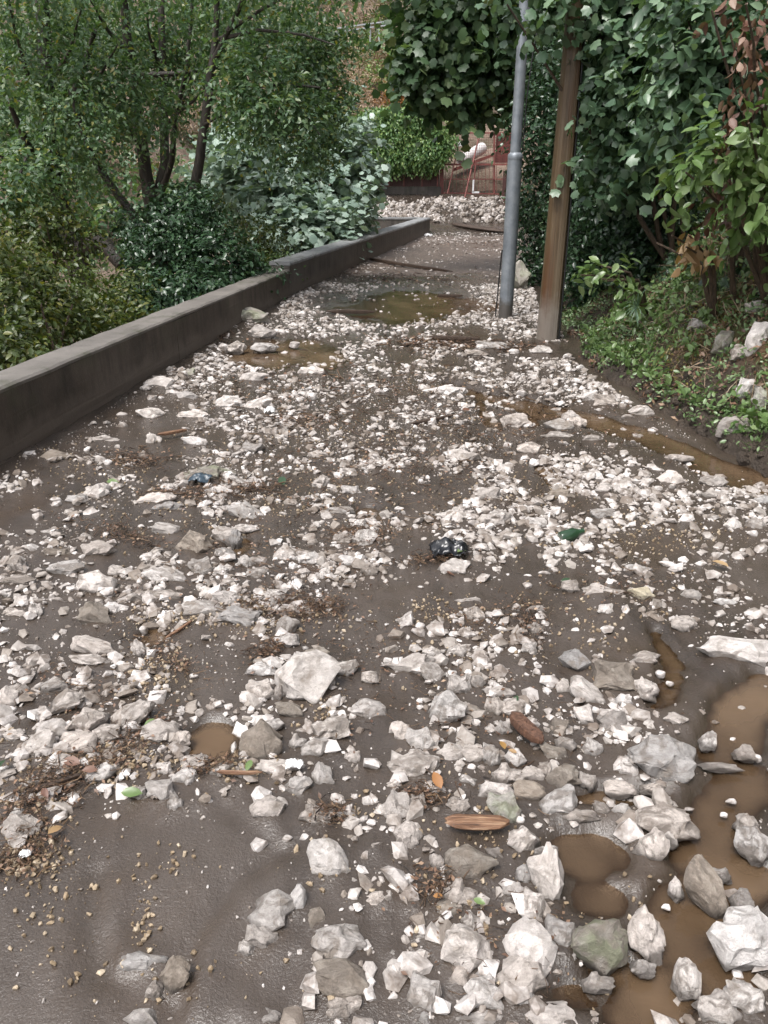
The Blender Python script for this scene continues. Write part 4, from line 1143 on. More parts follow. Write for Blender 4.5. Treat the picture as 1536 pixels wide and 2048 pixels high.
def px_clump(px, py, Y, rx, ry, n, rz=None):
    """clump seen at a pixel, Y metres away, radii in pixels"""
    c = at(px, py, Y); d = depth_of(c)
    a, b = rx * d / FPX, ry * d / FPX
    return (c[:], (a, rz or 0.75 * max(a, b), b), n)

def foliage(root, part, clumps, leaf, size, seed, kind='small', width=1.0, nsingle=0, **kw):
    """a crown of leaves; the nsingle leaves nearest the road are pieces of their own"""
    P, T, N, S, v = spray_leaves(clumps, size, seed, **kw)
    off = np.array(root.location[:])
    single = np.array([], int)
    if nsingle:
        order = np.argsort(np.linalg.norm(P - np.array([0, 0, CAMH]), axis=1) - 0.5 * S)
        px, py = to_px(P[:, 0], P[:, 1], P[:, 2])
        vis = (px[order] > 0) & (px[order] < 1536) & (py[order] > 0) & (py[order] < 2048)
        single = order[vis][:nsingle]
    rest = np.setdiff1d(np.arange(len(P)), single)
    o = link(part, leaf_mesh(part, P[rest] - off, T[rest], N[rest], S[rest], v[rest], kind, width), LEAF[leaf], root)
    if nsingle:
        o['kind'] = 'stuff'
        proto = []
        for q in (0.1, 0.3, 0.5, 0.65, 0.8, 0.95):
            me = leaf_mesh('leaf', np.zeros((1, 3)), np.array([[1.0, 0, 0]]), np.array([[0, 0, 1.0]]), np.array([1.0]), np.array([q]), kind, width)
            me.materials.append(LEAF[leaf]); proto.append(me)
        Tn = norm(T); Nn = norm(N - Tn * (N * Tn).sum(1, keepdims=True)); B = np.cross(Nn, Tn)
        for i in single:
            l = bpy.data.objects.new('leaf', proto[min(5, int(v[i] * 6))]); col.objects.link(l); l.parent = root
            l.matrix_local = Matrix.LocRotScale(Vector(P[i] - off), Matrix((Tn[i], B[i], Nn[i])).transposed().to_quaternion(), Vector((S[i],) * 3))
    return o

def limb(root, name, pts, r0, r1, mat='bark', n=10, seed=0, wob=0.05):
    """bent tapering limb through pts"""
    r = random.Random(seed)
    pts = [Vector(p) for p in pts]
    fine = []
    for a, b in zip(pts[:-1], pts[1:]):
        for k in range(4):
            f = k / 4
            q = a.lerp(b, f)
            if fine: q += Vector((r.uniform(-wob, wob), r.uniform(-wob, wob), 0)) * (b - a).length * 0.25
            fine.append(q)
    fine.append(pts[-1])
    m = len(fine)
    rad = [r0 + (r1 - r0) * (i / (m - 1)) ** 0.8 for i in range(m)]
    mb = MB(); mb.tube(rel(fine, root), rad, n)
    return mb.build(name, MAT[mat], root, True)

def base_at(px, Y, dz=0.0):
    p = at(px, 500, Y); z = float(terrain_z(np.array([p.x]), np.array([p.y]))[0])
    return Vector((p.x, Y, z - 0.08 + dz))

# ---- trees left of the wall
t1 = empty('tree', base_at(165, 13.0), 'thick dark trunk tree leaning left beside the yellow-green shrubs', 'tree', 'trees in the gully beyond the wall')
limb(t1, 'trunk', [t1.location, at(150, 500, 13), at(120, 410, 13), at(100, 300, 13), at(92, 120, 13), at(80, -120, 13)], 0.22, 0.08, n=14, seed=1)
limb(t1, 'branch', [at(112, 390, 13), at(60, 300, 12.5), at(20, 210, 12)], 0.10, 0.03, seed=2)
limb(t1, 'branch', [at(100, 300, 13), at(150, 190, 12.4), at(190, 60, 12)], 0.09, 0.03, seed=3)
limb(t1, 'branch', [at(245, 530, 12.6), at(205, 482, 12.8), at(150, 500, 13)], 0.11, 0.13, seed=4)
foliage(t1, 'crown', [px_clump(*a) for a in ((60, 60, 13.3, 120, 80, 300), (30, 210, 13.3, 100, 90, 300), (130, 170, 11.5, 90, 80, 260), (90, 290, 12.8, 90, 65, 240), (170, 60, 13.8, 100, 75, 280), (20, 360, 10.0, 80, 65, 210), (150, 270, 14.3, 60, 45, 110), (-120, 150, 13.8, 120, 160, 350), (70, -90, 11.0, 200, 90, 300), (60, 400, 13.3, 60, 45, 110))],
        'canopy', 0.088, 11, per=9, length=0.42, shell=0.2, thin=0.95)
t2 = empty('tree', base_at(310, 13.8), 'many-stemmed dark tree rising behind the dense dark green shrub', 'tree', 'trees in the gully beyond the wall')
limb(t2, 'trunk', [t2.location, at(306, 430, 13.8), at(296, 370, 13.8), at(282, 280, 13.7), at(268, 170, 13.5), at(250, 40, 13.3), at(235, -120, 13)], 0.15, 0.05, n=14, seed=5)
limb(t2, 'stem', [at(308, 430, 13.9), at(330, 330, 13.9), at(328, 230, 14), at(322, 60, 14), at(330, -100, 14)], 0.10, 0.04, seed=6)
limb(t2, 'stem', [at(318, 400, 13.7), at(345, 320, 13.4), at(352, 230, 13.2), at(375, 130, 13), at(385, 0, 13)], 0.055, 0.025, seed=7)
limb(t2, 'branch', [at(284, 290, 13.7), at(240, 245, 13.2), at(190, 170, 12.6)], 0.05, 0.02, seed=8)
limb(t2, 'branch', [at(272, 150, 13.5), at(350, 148, 13.3), at(420, 140, 13), at(520, 130, 12.4)], 0.05, 0.02, seed=9)
foliage(t2, 'crown', [px_clump(*a) for a in ((260, 60, 14.4, 120, 80, 300), (330, 30, 14.9, 110, 80, 250), (230, 150, 11.5, 80, 60, 200), (330, 140, 14.4, 90, 50, 200), (380, 80, 14.9, 90, 70, 210), (300, 220, 12.6, 60, 35, 90), (250, 235, 14.6, 60, 38, 90), (360, 180, 15.4, 60, 40, 80), (300, -90, 12.0, 220, 90, 300))],
        'canopy', 0.088, 12, per=9, length=0.42, shell=0.2, thin=0.9)
t3 = empty('tree', base_at(388, 11.6), 'slender forked dark tree leaning over the wall toward the fig bush', 'tree', 'trees in the gully beyond the wall')
limb(t3, 'trunk', [t3.location, at(386, 400, 11.6), at(400, 310, 11.5), at(414, 210, 11.4), at(424, 130, 11.3)], 0.085, 0.05, seed=10)
limb(t3, 'branch', [at(424, 135, 11.3), at(432, 60, 11.3), at(438, -80, 11.2)], 0.05, 0.03, seed=11)
limb(t3, 'branch', [at(426, 125, 11.3), at(458, 60, 11.1), at(500, -30, 10.8)], 0.042, 0.025, seed=12)
limb(t3, 'branch', [at(416, 190, 11.4), at(480, 178, 11.0), at(560, 168, 10.6), at(640, 175, 10.2)], 0.03, 0.012, seed=13)
foliage(t3, 'crown', [px_clump(*a) for a in ((480, 60, 12.4, 110, 75, 290), (580, 70, 12.2, 100, 75, 300), (520, 150, 10.5, 100, 55, 260), (620, 160, 12.0, 75, 60, 240), (650, 70, 12.3, 50, 60, 120), (560, 220, 10.3, 90, 45, 200), (640, 240, 12.0, 45, 42, 100), (470, 205, 12.6, 60, 30, 80), (540, -80, 10.6, 200, 80, 300), (600, 290, 12.4, 60, 30, 60), (440, 110, 12.8, 60, 50, 90))],
        'canopy', 0.082, 13, per=9, length=0.40, shell=0.2, thin=0.95)
t4 = empty('sapling', base_at(300, 11.2), 'thin bare sapling stem slanting left below the canopy', 'sapling')
limb(t4, 'trunk', [t4.location, at(268, 432, 11.2), at(225, 375, 11.2), at(188, 320, 11.2), at(160, 250, 11.1), at(140, 180, 11)], 0.075, 0.025, seed=14)
limb(t4, 'branch', [at(205, 345, 11.2), at(180, 300, 11), at(165, 260, 10.8)], 0.02, 0.01, seed=15)
foliage(t4, 'crown', [px_clump(*a) for a in ((170, 340, 10.8, 50, 40, 45), (150, 230, 10.6, 70, 50, 90), (220, 300, 11, 35, 25, 24))], 'canopy', 0.07, 14, per=10)

for k, (tr, pts, r0) in enumerate((
    (t1, ((98, 250, 12.8), (60, 160, 12), (30, 60, 11.4), (10, -40, 11)), 0.05), (t1, ((94, 180, 12.8), (140, 100, 12), (165, 10, 11.4)), 0.045), (t1, ((110, 340, 13), (45, 330, 12), (-30, 300, 11.2)), 0.05),
    (t1, ((150, 190, 12.4), (200, 150, 11.6), (235, 90, 11)), 0.03), (t2, ((260, 110, 13.4), (215, 60, 12.6), (180, 0, 12)), 0.05), (t2, ((326, 150, 14), (300, 80, 13.4), (290, 0, 13)), 0.045),
    (t2, ((352, 230, 13.2), (400, 190, 12.6), (430, 150, 12)), 0.03), (t2, ((278, 250, 13.6), (235, 215, 12.8), (200, 210, 12.2)), 0.03), (t2, ((330, 260, 13.9), (365, 205, 13.4), (395, 110, 13)), 0.04),
    (t3, ((430, 80, 11.3), (520, 60, 10.8), (610, 70, 10.4), (670, 90, 10.2)), 0.028), (t3, ((458, 60, 11.1), (540, 10, 10.6), (600, -20, 10.4)), 0.028), (t3, ((408, 250, 11.4), (450, 225, 11), (520, 225, 10.6), (600, 250, 10.3)), 0.022),
    (t3, ((560, 168, 10.6), (600, 210, 10.4), (640, 270, 10.2)), 0.014), (t1, ((60, 300, 12.5), (30, 380, 11.4), (20, 450, 10.8)), 0.03))):
    limb(tr, 'branch', [at(*p) for p in pts], r0, 0.008, seed=200 + k, n=6)

def shrub(name, label, base, clumps, leaf, size, seed, kind='small', stems=5, group=None, cat='shrub', **kw):
    root = empty(name, base, label, cat, group)
    foliage(root, 'foliage', clumps, leaf, size, seed, kind, **kw)
    r = random.Random(seed)
    for k in range(stems):
        c = Vector(clumps[k % len(clumps)][0])
        q = c + Vector((r.uniform(-.3, .3), r.uniform(-.3, .3), r.uniform(-.1, .2)))
        mid = Vector(base).lerp(q, 0.5) + Vector((r.uniform(-.2, .2), r.uniform(-.2, .2), 0.15))
        limb(root, 'stem', [Vector(base) + Vector((r.uniform(-.08, .08), r.uniform(-.08, .08), 0)), mid, q], 0.028, 0.008, 'stem', 6, seed + k)
    return root

shrub('shrub', 'yellow-green leafy shrub spilling against the near end of the dark wall', base_at(30, 6.8), [px_clump(*a) for a in ((20, 640, 6.8, 80, 75, 200), (-80, 660, 6.5, 110, 100, 250), (90, 600, 7.6, 70, 60, 170), (30, 545, 7.8, 70, 50, 150), (-60, 530, 7.2, 90, 70, 180), (10, 700, 6.2, 60, 40, 110))], 'olive', 0.062, 20, kind='oval', per=8, length=0.28)
shrub('shrub', 'loose olive-green shrub under the thick leaning trunk', base_at(190, 9.0), [px_clump(*a) for a in ((180, 610, 8.6, 80, 45, 200), (240, 585, 9.2, 60, 45, 140), (120, 640, 8.0, 60, 40, 130), (260, 630, 8.2, 50, 25, 80), (210, 660, 7.7, 50, 18, 60), (130, 545, 9.4, 40, 30, 50))], 'olive', 0.06, 21, kind='oval', per=8, length=0.26)
shrub('shrub', 'yellowing shrub in front of the leaning trunk, leaves turning', base_at(70, 10.0), [px_clump(*a) for a in ((60, 440, 9.8, 80, 50, 170), (140, 470, 10, 45, 40, 80), (20, 490, 9.4, 70, 45, 120))], 'olive', 0.065, 22, kind='oval', per=8, length=0.28)
shrub('shrub', 'dense dark green shrub behind the dark concrete wall', base_at(380, 10.6), [px_clump(*a) for a in ((370, 450, 10.8, 80, 65, 330), (330, 520, 10.4, 85, 65, 330), (430, 520, 10.4, 85, 60, 330), (400, 580, 9.8, 90, 40, 260), (310, 590, 9.4, 70, 40, 200), (370, 400, 11, 45, 35, 100), (480, 560, 10.4, 60, 35, 150), (280, 455, 10.8, 45, 35, 90), (340, 650, 8.4, 40, 18, 60))], 'dark', 0.072, 23, kind='oval', per=9, length=0.26)
shrub('shrub', 'low bright green leafy growth at the joint of the two walls', base_at(535, 12.0), [px_clump(*a) for a in ((540, 530, 11.8, 45, 22, 110), (500, 540, 11.4, 40, 25, 80))], 'fresh', 0.06, 24, kind='oval', per=7, length=0.2, stems=3)
shrub('shrub', 'olive-brown thin shrub between the dark shrub and the fig bush', base_at(520, 12.8), [px_clump(*a) for a in ((500, 470, 12.8, 60, 40, 110), (545, 480, 13, 40, 30, 60), (450, 440, 12.6, 35, 30, 40))], 'olive', 0.065, 25, kind='oval', per=8)
fig = shrub('fig_bush', 'large pale grey-green fig bush behind the stained wall', base_at(600, 17.5), [px_clump(*a) for a in ((450, 320, 18, 60, 60, 130), (520, 340, 17, 70, 65, 170), (600, 300, 17, 70, 55, 170), (680, 310, 17.5, 55, 50, 130), (560, 410, 16, 80, 55, 200), (650, 390, 16.5, 75, 55, 190), (710, 380, 18, 45, 40, 90), (640, 460, 15.5, 70, 35, 130), (570, 470, 15.4, 50, 30, 90), (700, 440, 18, 45, 25, 60), (480, 270, 18, 45, 35, 60), (420, 380, 17, 40, 40, 60), (690, 250, 18, 40, 35, 60))], 'fig', 0.17, 26, kind='lobed', nsingle=280, per=7, length=0.5, up=0.9, stems=9, droop=-0.1)

# ---- ivy on the far fence (fence itself further down)
# ---- overhanging vine tree in front of the gate
t5 = empty('tree', base_at(1135, 15.5), 'large-leaved dark tree hanging its branch over the red gate', 'tree')
t5.location.x = float(foot_x(15.5)) + 0.8; t5.location.z = 0.6
limb(t5, 'trunk', [t5.location, Vector((t5.location.x - 0.1, 15.4, 3.2)), at(1060, 60, 15), at(1020, -120, 14.5)], 0.15, 0.07, seed=30)
limb(t5, 'branch', [Vector((t5.location.x - 0.1, 15.4, 3.0)), at(1010, 90, 14.6), at(930, 110, 14.2), at(850, 130, 14)], 0.06, 0.02, seed=31)
limb(t5, 'branch', [at(1060, 60, 15), at(960, 20, 14.4), at(860, 30, 14)], 0.06, 0.02, seed=32)
foliage(t5, 'crown', [px_clump(*a) for a in ((860, 50, 14, 75, 60, 120), (950, 50, 14, 90, 60, 110), (880, 135, 14, 75, 45, 110), (970, 125, 14, 75, 42, 75), (1040, 90, 14.4, 65, 75, 100), (940, 172, 14, 32, 24, 22), (925, 225, 14, 10, 14, 6), (1045, 150, 14.5, 45, 40, 50), (940, -60, 14, 170, 60, 200), (1090, 30, 14.4, 70, 70, 110), (840, 95, 14, 45, 35, 40))],
        'vine', 0.17, 33, kind='lobed', nsingle=280, per=7, length=0.45, droop=-0.6, up=0.55)

# ---- hedge of shrubs up the right-hand bank
def bank_base(y, d):
    x, z = bank_pt(np.array(y), np.array(d)); return Vector((float(x), y, float(z) + float(road_base(y))))
shrub('ivy_shrub', 'dark ivy-hung shrub beyond the poles at the road edge', bank_base(12.5, 0.4), [px_clump(*a) for a in ((1090, 250, 12, 60, 70, 260), (1085, 380, 12.4, 50, 65, 260), (1080, 470, 12.8, 40, 60, 200), (1150, 330, 11.6, 60, 80, 300), (1160, 450, 11, 60, 70, 300), (1120, 140, 12.4, 55, 70, 200), (1075, 540, 12.4, 28, 35, 80), (1160, 200, 12, 60, 70, 200))], 'dark', 0.075, 40, kind='oval', per=8, length=0.26, up=0.4)
shrub('ivy_shrub', 'deep green ivy thicket covering the slope behind the wooden pole', bank_base(9.4, 0.7), [px_clump(*a) for a in ((1200, 420, 9.6, 70, 80, 300), (1270, 400, 9.2, 80, 90, 330), (1230, 530, 9.4, 80, 50, 230), (1180, 560, 9.6, 50, 40, 140), (1330, 330, 8.6, 70, 90, 260), (1290, 490, 8.6, 60, 40, 130), (1350, 200, 8.6, 80, 100, 300), (1230, 300, 9.8, 60, 70, 200), (1250, 150, 9.8, 80, 100, 300))], 'dark', 0.075, 41, kind='oval', per=8, length=0.26, up=0.45)
shrub('shrub', 'pale lobed-leaf shrub overhanging the top of the wooden pole', bank_base(8.2, 1.0), [px_clump(*a) for a in ((1235, 20, 8.0, 50, 45, 60), (1070, -14, 8.0, 55, 24, 30), (1140, -42, 7.7, 50, 22, 26), (1235, 110, 8.0, 50, 60, 75), (1270, 60, 7.8, 80, 70, 110), (1240, 200, 7.9, 50, 50, 55), (1215, 290, 8.0, 40, 30, 34), (1280, 180, 7.8, 60, 60, 70), (1290, -60, 8, 110, 60, 110), (1300, 280, 7.8, 50, 50, 50), (1240, 330, 8.2, 55, 36, 44))], 'laurel', 0.105, 42, kind='lobed', nsingle=280, per=7, length=0.32, up=0.6, droop=-0.5)

# nearest shrub: every leaf at hand is a piece of its own
def leafy_shrub(name, label, base, clumps, leaf, size, seed, kind, nsingle, **kw):
    root = empty(name, base, label, 'shrub')
    foliage(root, 'foliage', clumps, leaf, size, seed, kind, nsingle=nsingle, **kw)
    r = random.Random(seed)
    for k in range(6):
        c = Vector(clumps[k % len(clumps)][0])
        limb(root, 'stem', [Vector(base), Vector(base).lerp(c, 0.5) + Vector((0, 0, 0.15)), c + Vector((r.uniform(-.2, .2), r.uniform(-.2, .2), 0))], 0.022, 0.006, 'stem', 6, seed + k)
    return root
leafy_shrub('shrub', 'glossy pale green broad-leaved shrub high on the bank, beside hanging dead leaves', bank_base(6.3, 0.9), [px_clump(*a) for a in ((1400, 110, 6.0, 70, 65, 60), (1460, 150, 5.8, 70, 60, 56), (1370, 200, 6.1, 55, 45, 40), (1500, 70, 5.8, 60, 55, 44), (1430, 40, 6, 90, 50, 60), (1440, 225, 5.9, 50, 32, 22), (1580, 120, 5.8, 80, 90, 60), (1460, -70, 6, 140, 60, 60))], 'laurel', 0.105, 43, 'oval', 290, per=7, length=0.3, up=0.6, droop=-0.35)
leafy_shrub('shrub', 'bright yellow-green shrub sprays leaning out over the mossy bank', bank_base(5.6, 0.75), [px_clump(*a) for a in ((1450, 300, 5.3, 60, 38, 26), (1500, 340, 5.2, 50, 42, 26), (1385, 345, 5.4, 34, 24, 8), (1520, 250, 5.2, 40, 32, 16), (1560, 400, 5.2, 50, 60, 24), (1500, 395, 5.3, 35, 22, 8))], 'fresh', 0.10, 44, 'oval', 200, per=7, length=0.26, up=0.6, droop=-0.3)
leafy_shrub('shrub', 'small yellow-green seedling shrub low on the bank behind the pole foot', bank_base(7.3, 0.55), [px_clump(*a) for a in ((1215, 530, 7.1, 22, 22, 8), (1250, 560, 6.9, 24, 20, 8), (1190, 545, 7.2, 16, 16, 5), (1265, 590, 6.8, 16, 14, 4))], 'fresh', 0.10, 45, 'oval', 120, per=5, length=0.14, up=0.7, droop=-0.2)
# hanging dead leaves
leafy_shrub('dead_vine', 'hanging vine of curled red-brown dead leaves at the bank top', bank_base(5.8, 0.8), [px_clump(*a) for a in ((1502, 60, 5.4, 16, 40, 8), (1508, 150, 5.3, 16, 45, 10), (1460, 20, 5.5, 14, 20, 4), (1475, 215, 5.3, 16, 20, 5), (1530, 20, 5.3, 20, 40, 6))], 'dead', 0.075, 46, 'oval', 120, per=5, length=0.2, up=0.2, droop=-1.0)
leafy_shrub('dead_branch', 'broken twig with dry tan leaves hanging on the bank', bank_base(6.0, 0.6), [px_clump(*a) for a in ((1392, 470, 5.75, 22, 18, 4), (1410, 490, 5.75, 16, 16, 3), (1355, 490, 5.9, 16, 12, 2))], 'tan', 0.10, 47, 'oval', 60, per=5, length=0.12, up=0.2, droop=-1.2)
leafy_shrub('dead_vine', 'dark brown dead leaves tangled in the shrub above the dry twig', bank_base(5.9, 0.7), [px_clump(*a) for a in ((1440, 400, 5.6, 26, 30, 8), (1450, 350, 5.6, 22, 20, 5))], 'dead', 0.09, 48, 'oval', 60, per=5, length=0.12, up=0.2, droop=-0.9)

# ---- ground cover of the bank
def bank_scatter(n, y0, y1, d0, d1, seed, mask=None):
    r = np.random.default_rng(seed)
    y = y0 + (y1 - y0) * r.random(n); d = d0 + (d1 - d0) * r.random(n)
    k = np.ones(n, bool)
    if mask is not None: k = r.random(n) < mask(y, d)
    y, d = y[k], d[k]
    x, z = bank_pt(y, d)
    e = 0.03
    x1, z1 = bank_pt(y, d + e)
    nr = norm(np.stack([-(z1 - z), np.zeros_like(z), (x1 - x)], 1)); nr = nr * np.sign(nr[:, 2:3] + 1e-6)
    return np.stack([x, y, z + road_base(y)], 1), nr, r
def cover(name, label, cat, n, y0, y1, d0, d1, leaf, size, seed, kind, mask=None, lift=0.02, jit=0.6, tz=0.0, width=1.0):
    P, nr, r = bank_scatter(n, y0, y1, d0, d1, seed, mask)
    m = len(P)
    T = r.normal(size=(m, 3)) + np.array([0, 0, tz]); N = nr + jit * r.normal(size=(m, 3))
    S = size * r.uniform(0.5, 1.3, m)
    P = P + nr * (lift * r.random((m, 1)))
    o = link(name, leaf_mesh(name, P, T, N, S, np.clip(r.normal(0.5, 0.25, m), 0, 1), kind, width), LEAF[leaf])
    return tag(o, label, cat, None, 'stuff')
nmask = lambda s, lo, hi, fr=1.6: (lambda y, d: np.clip((fbm(y * fr, d * fr, s, 3) - lo) / (hi - lo), 0, 1))
cover('leaf_litter', 'brown fallen leaves strewn over the bank', 'leaf litter', 28000, 1.2, 10.5, 0.03, 1.7, 'litter', 0.045, 60, 'small', nmask(301, -0.2, 0.35), 0.015, 0.7)
cover('ground_cover', 'low green creeping plants on the bank', 'ground cover', 34000, 1.2, 10.5, 0.05, 1.7, 'cover', 0.036, 61, 'oval', nmask(305, -0.4, 0.1, 1.9), 0.07, 0.7)
cover('ground_cover', 'dark ivy creeping under the shrubs of the bank', 'ground cover', 26000, 1.2, 13, 0.75, 4.0, 'dark', 0.065, 62, 'oval', nmask(309, -0.4, 0.1), 0.12, 0.6)
cover('ground_cover', 'leafy light green herbs growing over the middle of the bank', 'ground cover', 17000, 1.5, 10.5, 0.10, 1.9, 'fresh', 0.058, 68, 'oval', nmask(331, -0.3, 0.15, 1.3), 0.14, 0.5, 0.3)
cover('dry_grass', 'rusty dry grass stems hanging on the bank', 'dry grass', 7000, 3.0, 8.0, 0.22, 1.3, 'dry', 0.15, 63, 'blade', nmask(313, 0.0, 0.4, 1.5), 0.02, 0.9, -0.4, 0.5)
cover('grass', 'thin green grass blades on the bank', 'grass', 6000, 3.0, 9.0, 0.2, 1.3, 'cover', 0.11, 64, 'blade', nmask(317, 0.0, 0.4, 1.8), 0.0, 0.8, 0.9, 0.6)
cover('moss', 'yellow-green moss patches on the bank', 'moss', 40000, 3.0, 8.0, 0.25, 1.25, 'moss', 0.02, 65, 'small', nmask(321, -0.02, 0.24, 1.7), 0.012, 0.8)
tg = empty('grass_tuft', bank_base(6.55, 0.33), 'pale blue-green grass tuft arching out of the bank', 'grass tuft')
c = at(1262, 610, 6.45); tg.location = c + Vector((0.06, 0.05, -0.02))
r = np.random.default_rng(66); m = 26
T = np.stack([r.normal(-0.35, 0.4, m), r.normal(-0.6, 0.3, m), r.normal(0.15, 0.6, m)], 1)
for k in range(m):
    me = leaf_mesh('blade', r.normal(0, 0.012, (1, 3)), T[k:k + 1], np.array([[0, -0.3, 1.0]]), np.array([0.17 * r.uniform(0.6, 1.2)]), np.array([r.random()]), 'blade', 0.9)
    link('blade', me, LEAF['grass'], tg)

# pale rocks bedded in the bank
for (px, py, w, h, Yb, lab) in ((1455, 688, 34, 42, 4.95, 'white limestone outcrop in the mossy bank, upper of two beside the orange grass'), (1520, 690, 40, 70, 4.6, 'tall white limestone outcrop at the bank above the mud cut'),
                           (1490, 712, 38, 30, 4.85, 'pale limestone lump wedged between two white outcrops on the bank'), (1500, 783, 30, 38, 4.55, 'white limestone piece low in the bank over wet soil'), (1530, 800, 30, 44, 4.4, 'white limestone piece at the bottom of the mossy bank'),
                           (1465, 862, 26, 34, 4.5, 'muddy pale rock sticking from the dark cut of the bank'), (1520, 620, 36, 26, 4.9, 'pale rock half hidden by green creepers on the bank'), (1400, 655, 30, 22, 5.5, 'small grey rock under creepers in the middle of the bank'),
                           (1125, 588, 30, 40, 8.9, 'pale lichened boulder behind the wooden pole foot'), (1045, 555, 34, 50, 9.9, 'white lichened boulder leaning behind the lamp post'), (1052, 610, 34, 30, 9.5, 'mossy boulder between the two poles'), (1480, 860, 60, 40, 4.55, 'dark earthy boulder at the foot of the bank')):
    for Yh in np.arange(3.4, 12, 0.03):      # where the bank's surface lies in that direction
        c = at(px, py, Yh)
        bx, bz = bank_pt(np.array([Yh]), np.array([max(-0.1, c.x - float(foot_x(Yh)))]))
        if c.x > float(foot_x(Yh)) - 0.05 and float(bz[0]) >= c.z: break
    d = depth_of(c); W, H = 1.15 * w * d / FPX, 1.15 * h * d / FPX
    o = link('bank_rock', ROCKS[rr.randrange(len(ROCKS))])
    o.material_slots[0].link = 'OBJECT'; o.material_slots[0].material = MAT['G' if 'dark' in lab or 'grey' in lab else ('N' if 'lichened' in lab or 'mossy b' in lab else 'W')]
    o.location = (c.x - 0.03, c.y, c.z + 0.01)
    o.scale = (W * 0.55, 0.5 * min(W, H), H * 0.55); o.rotation_euler = (rr.uniform(-.3, .3), rr.uniform(-.3, .3), rr.uniform(-0.4, 0.4))
    tag(o, lab, 'rock', 'rocks bedded in the bank')

# clods and stones along the foot of the cut
P, nr, r = bank_scatter(260, 3.0, 8.2, -0.10, 0.16, 67)
m = len(P); s = 0.008 + 0.055 * r.random(m) ** 3
ob = join_pieces('soil_clods', P + nr * 0.01, rand_rot(m, r), s[:, None] * np.stack([r.uniform(0.8, 1.5, m), np.ones(m), r.uniform(0.6, 0.9, m)], 1), np.zeros(m), FINE, MAT['soil'], False, 9)
tag(ob, 'dark soil clods crumbling along the cut foot of the bank', 'soil clods', None, 'stuff')

# ---- scrub on the hillside behind
HS = [(620, 150, 'ivy', 'green'), (740, 150, 'dry', 'dry straw-brown'), (800, 120, 'dry', 'pale straw'), (760, 190, 'dry', 'tan'), (830, 205, 'orange', 'orange'), (870, 190, 'orange', 'rust-orange'), (700, 90, 'olive', 'olive'),
      (770, 60, 'olive', 'yellow-green'), (730, 30, 'dry', 'bare brown'), (680, 180, 'dry', 'reddish-brown'), (640, 100, 'canopy', 'dark green'), (560, 60, 'canopy', 'deep green'), (480, 120, 'olive', 'mossy olive'), (400, 180, 'dry', 'withered'),
      (340, 230, 'dry', 'pinkish-brown'), (250, 330, 'dry', 'sandy'), (200, 230, 'olive', 'dull olive'), (120, 200, 'canopy', 'blackish-green'), (60, 330, 'dry', 'dusty'), (300, 80, 'canopy', 'bottle-green'), (420, 280, 'olive', 'khaki'),
      (900, 90, 'canopy', 'shaded green'), (980, 40, 'olive', 'lime-tinged'), (1060, 120, 'canopy', 'dense green'), (760, 110, 'ivy', 'fresh green'), (850, 140, 'dry', 'fawn'), (20, 100, 'canopy', 'inky green'), (160, 60, 'canopy', 'forest-green'),
      (660, 230, 'ivy', 'soft green'), (700, 215, 'dry', 'buff'), (440, 40, 'canopy', 'holly-green'), (900, 30, 'canopy', 'bushy green'), (800, 20, 'olive', 'sage'), (650, 20, 'dry', 'grey-brown'), (780, 160, 'ivy', 'mid green'), (720, 120, 'dry', 'brown'), (920, 210, 'olive', 'mustard-green'), (800, 196, 'orange', 'amber'), (850, 176, 'orange', 'copper-brown'), (885, 205, 'orange', 'russet')]
for k, (px, py, leaf, word) in enumerate(HS):
    lo, hi = 24.0, 72.0
    Yh = None
    for Y in np.arange(lo, hi, 0.4):
        q = at(px, py + 14, Y)
        if float(terrain_z(np.array([q.x]), np.array([q.y]))[0]) > q.z and (Y > 33 or q.x < -4): Yh = Y; break
    if Yh is None: Yh = 50
    q = at(px, py + 14, Yh)
    root = empty('scrub_bush', q, f'{word} scrub bush growing on the far hillside', 'bush', 'scrub on the hillside')
    sc = depth_of(q) / FPX
    rx = 52 * sc
    foliage(root, 'foliage', [((q.x, q.y, q.z + 0.25 * rx), (rx, rx * 0.7, rx * 0.55), 150), ((q.x + 0.6 * rx, q.y, q.z + 0.1 * rx), (rx * .6, rx * .6, rx * 0.45), 80), ((q.x - 0.6 * rx, q.y, q.z), (rx * .6, rx * .6, rx * 0.4), 80)], leaf, 0.17, 500 + k, 'small', per=7, length=0.5, droop=-0.1, width=0.5 if leaf == 'dry' else 1.0)
    limb(root, 'stem', [q - Vector((0, 0, 0.3)), q + Vector((0.05, 0, 0.2 * rx)), q + Vector((0.1, 0, 0.5 * rx))], 0.05, 0.02, 'stem', 6, k)
# wood closing the view at the top of the hill, beyond single trees
r = np.random.default_rng(99)
cl = []
for k in range(110):
    x = r.uniform(-34, 30); y = r.uniform(44, 66) if abs(x) < 14 else r.uniform(24, 60)
    if x > 8: y = r.uniform(20, 60)
    z = float(terrain_z(np.array([x]), np.array([y]))[0])
    if -6 < x < 7 and y < 50: continue
    cl.append(((x, y, z + r.uniform(0.4, 2.2)), (r.uniform(1.4, 2.6), r.uniform(1.4, 2.6), r.uniform(1.0, 2.2)), 120))
for k in range(34):      # undergrowth thickening toward the left slope
    x = r.uniform(-20, -6); y = r.uniform(19, 31); z = float(terrain_z(np.array([x]), np.array([y]))[0])
    cl.append(((x, y, z + r.uniform(0.2, 1.2)), (r.uniform(0.9, 1.8), r.uniform(0.9, 1.8), r.uniform(0.6, 1.4)), 60))
P, T, N, S, v = spray_leaves(cl, 0.26, 98, per=7, length=0.8)
tag(link('woodland', leaf_mesh('woodland', P, T, N, S, v, 'small'), LEAF['canopy']), 'dark green woodland closing in the hillside behind', 'woodland', None, 'stuff')
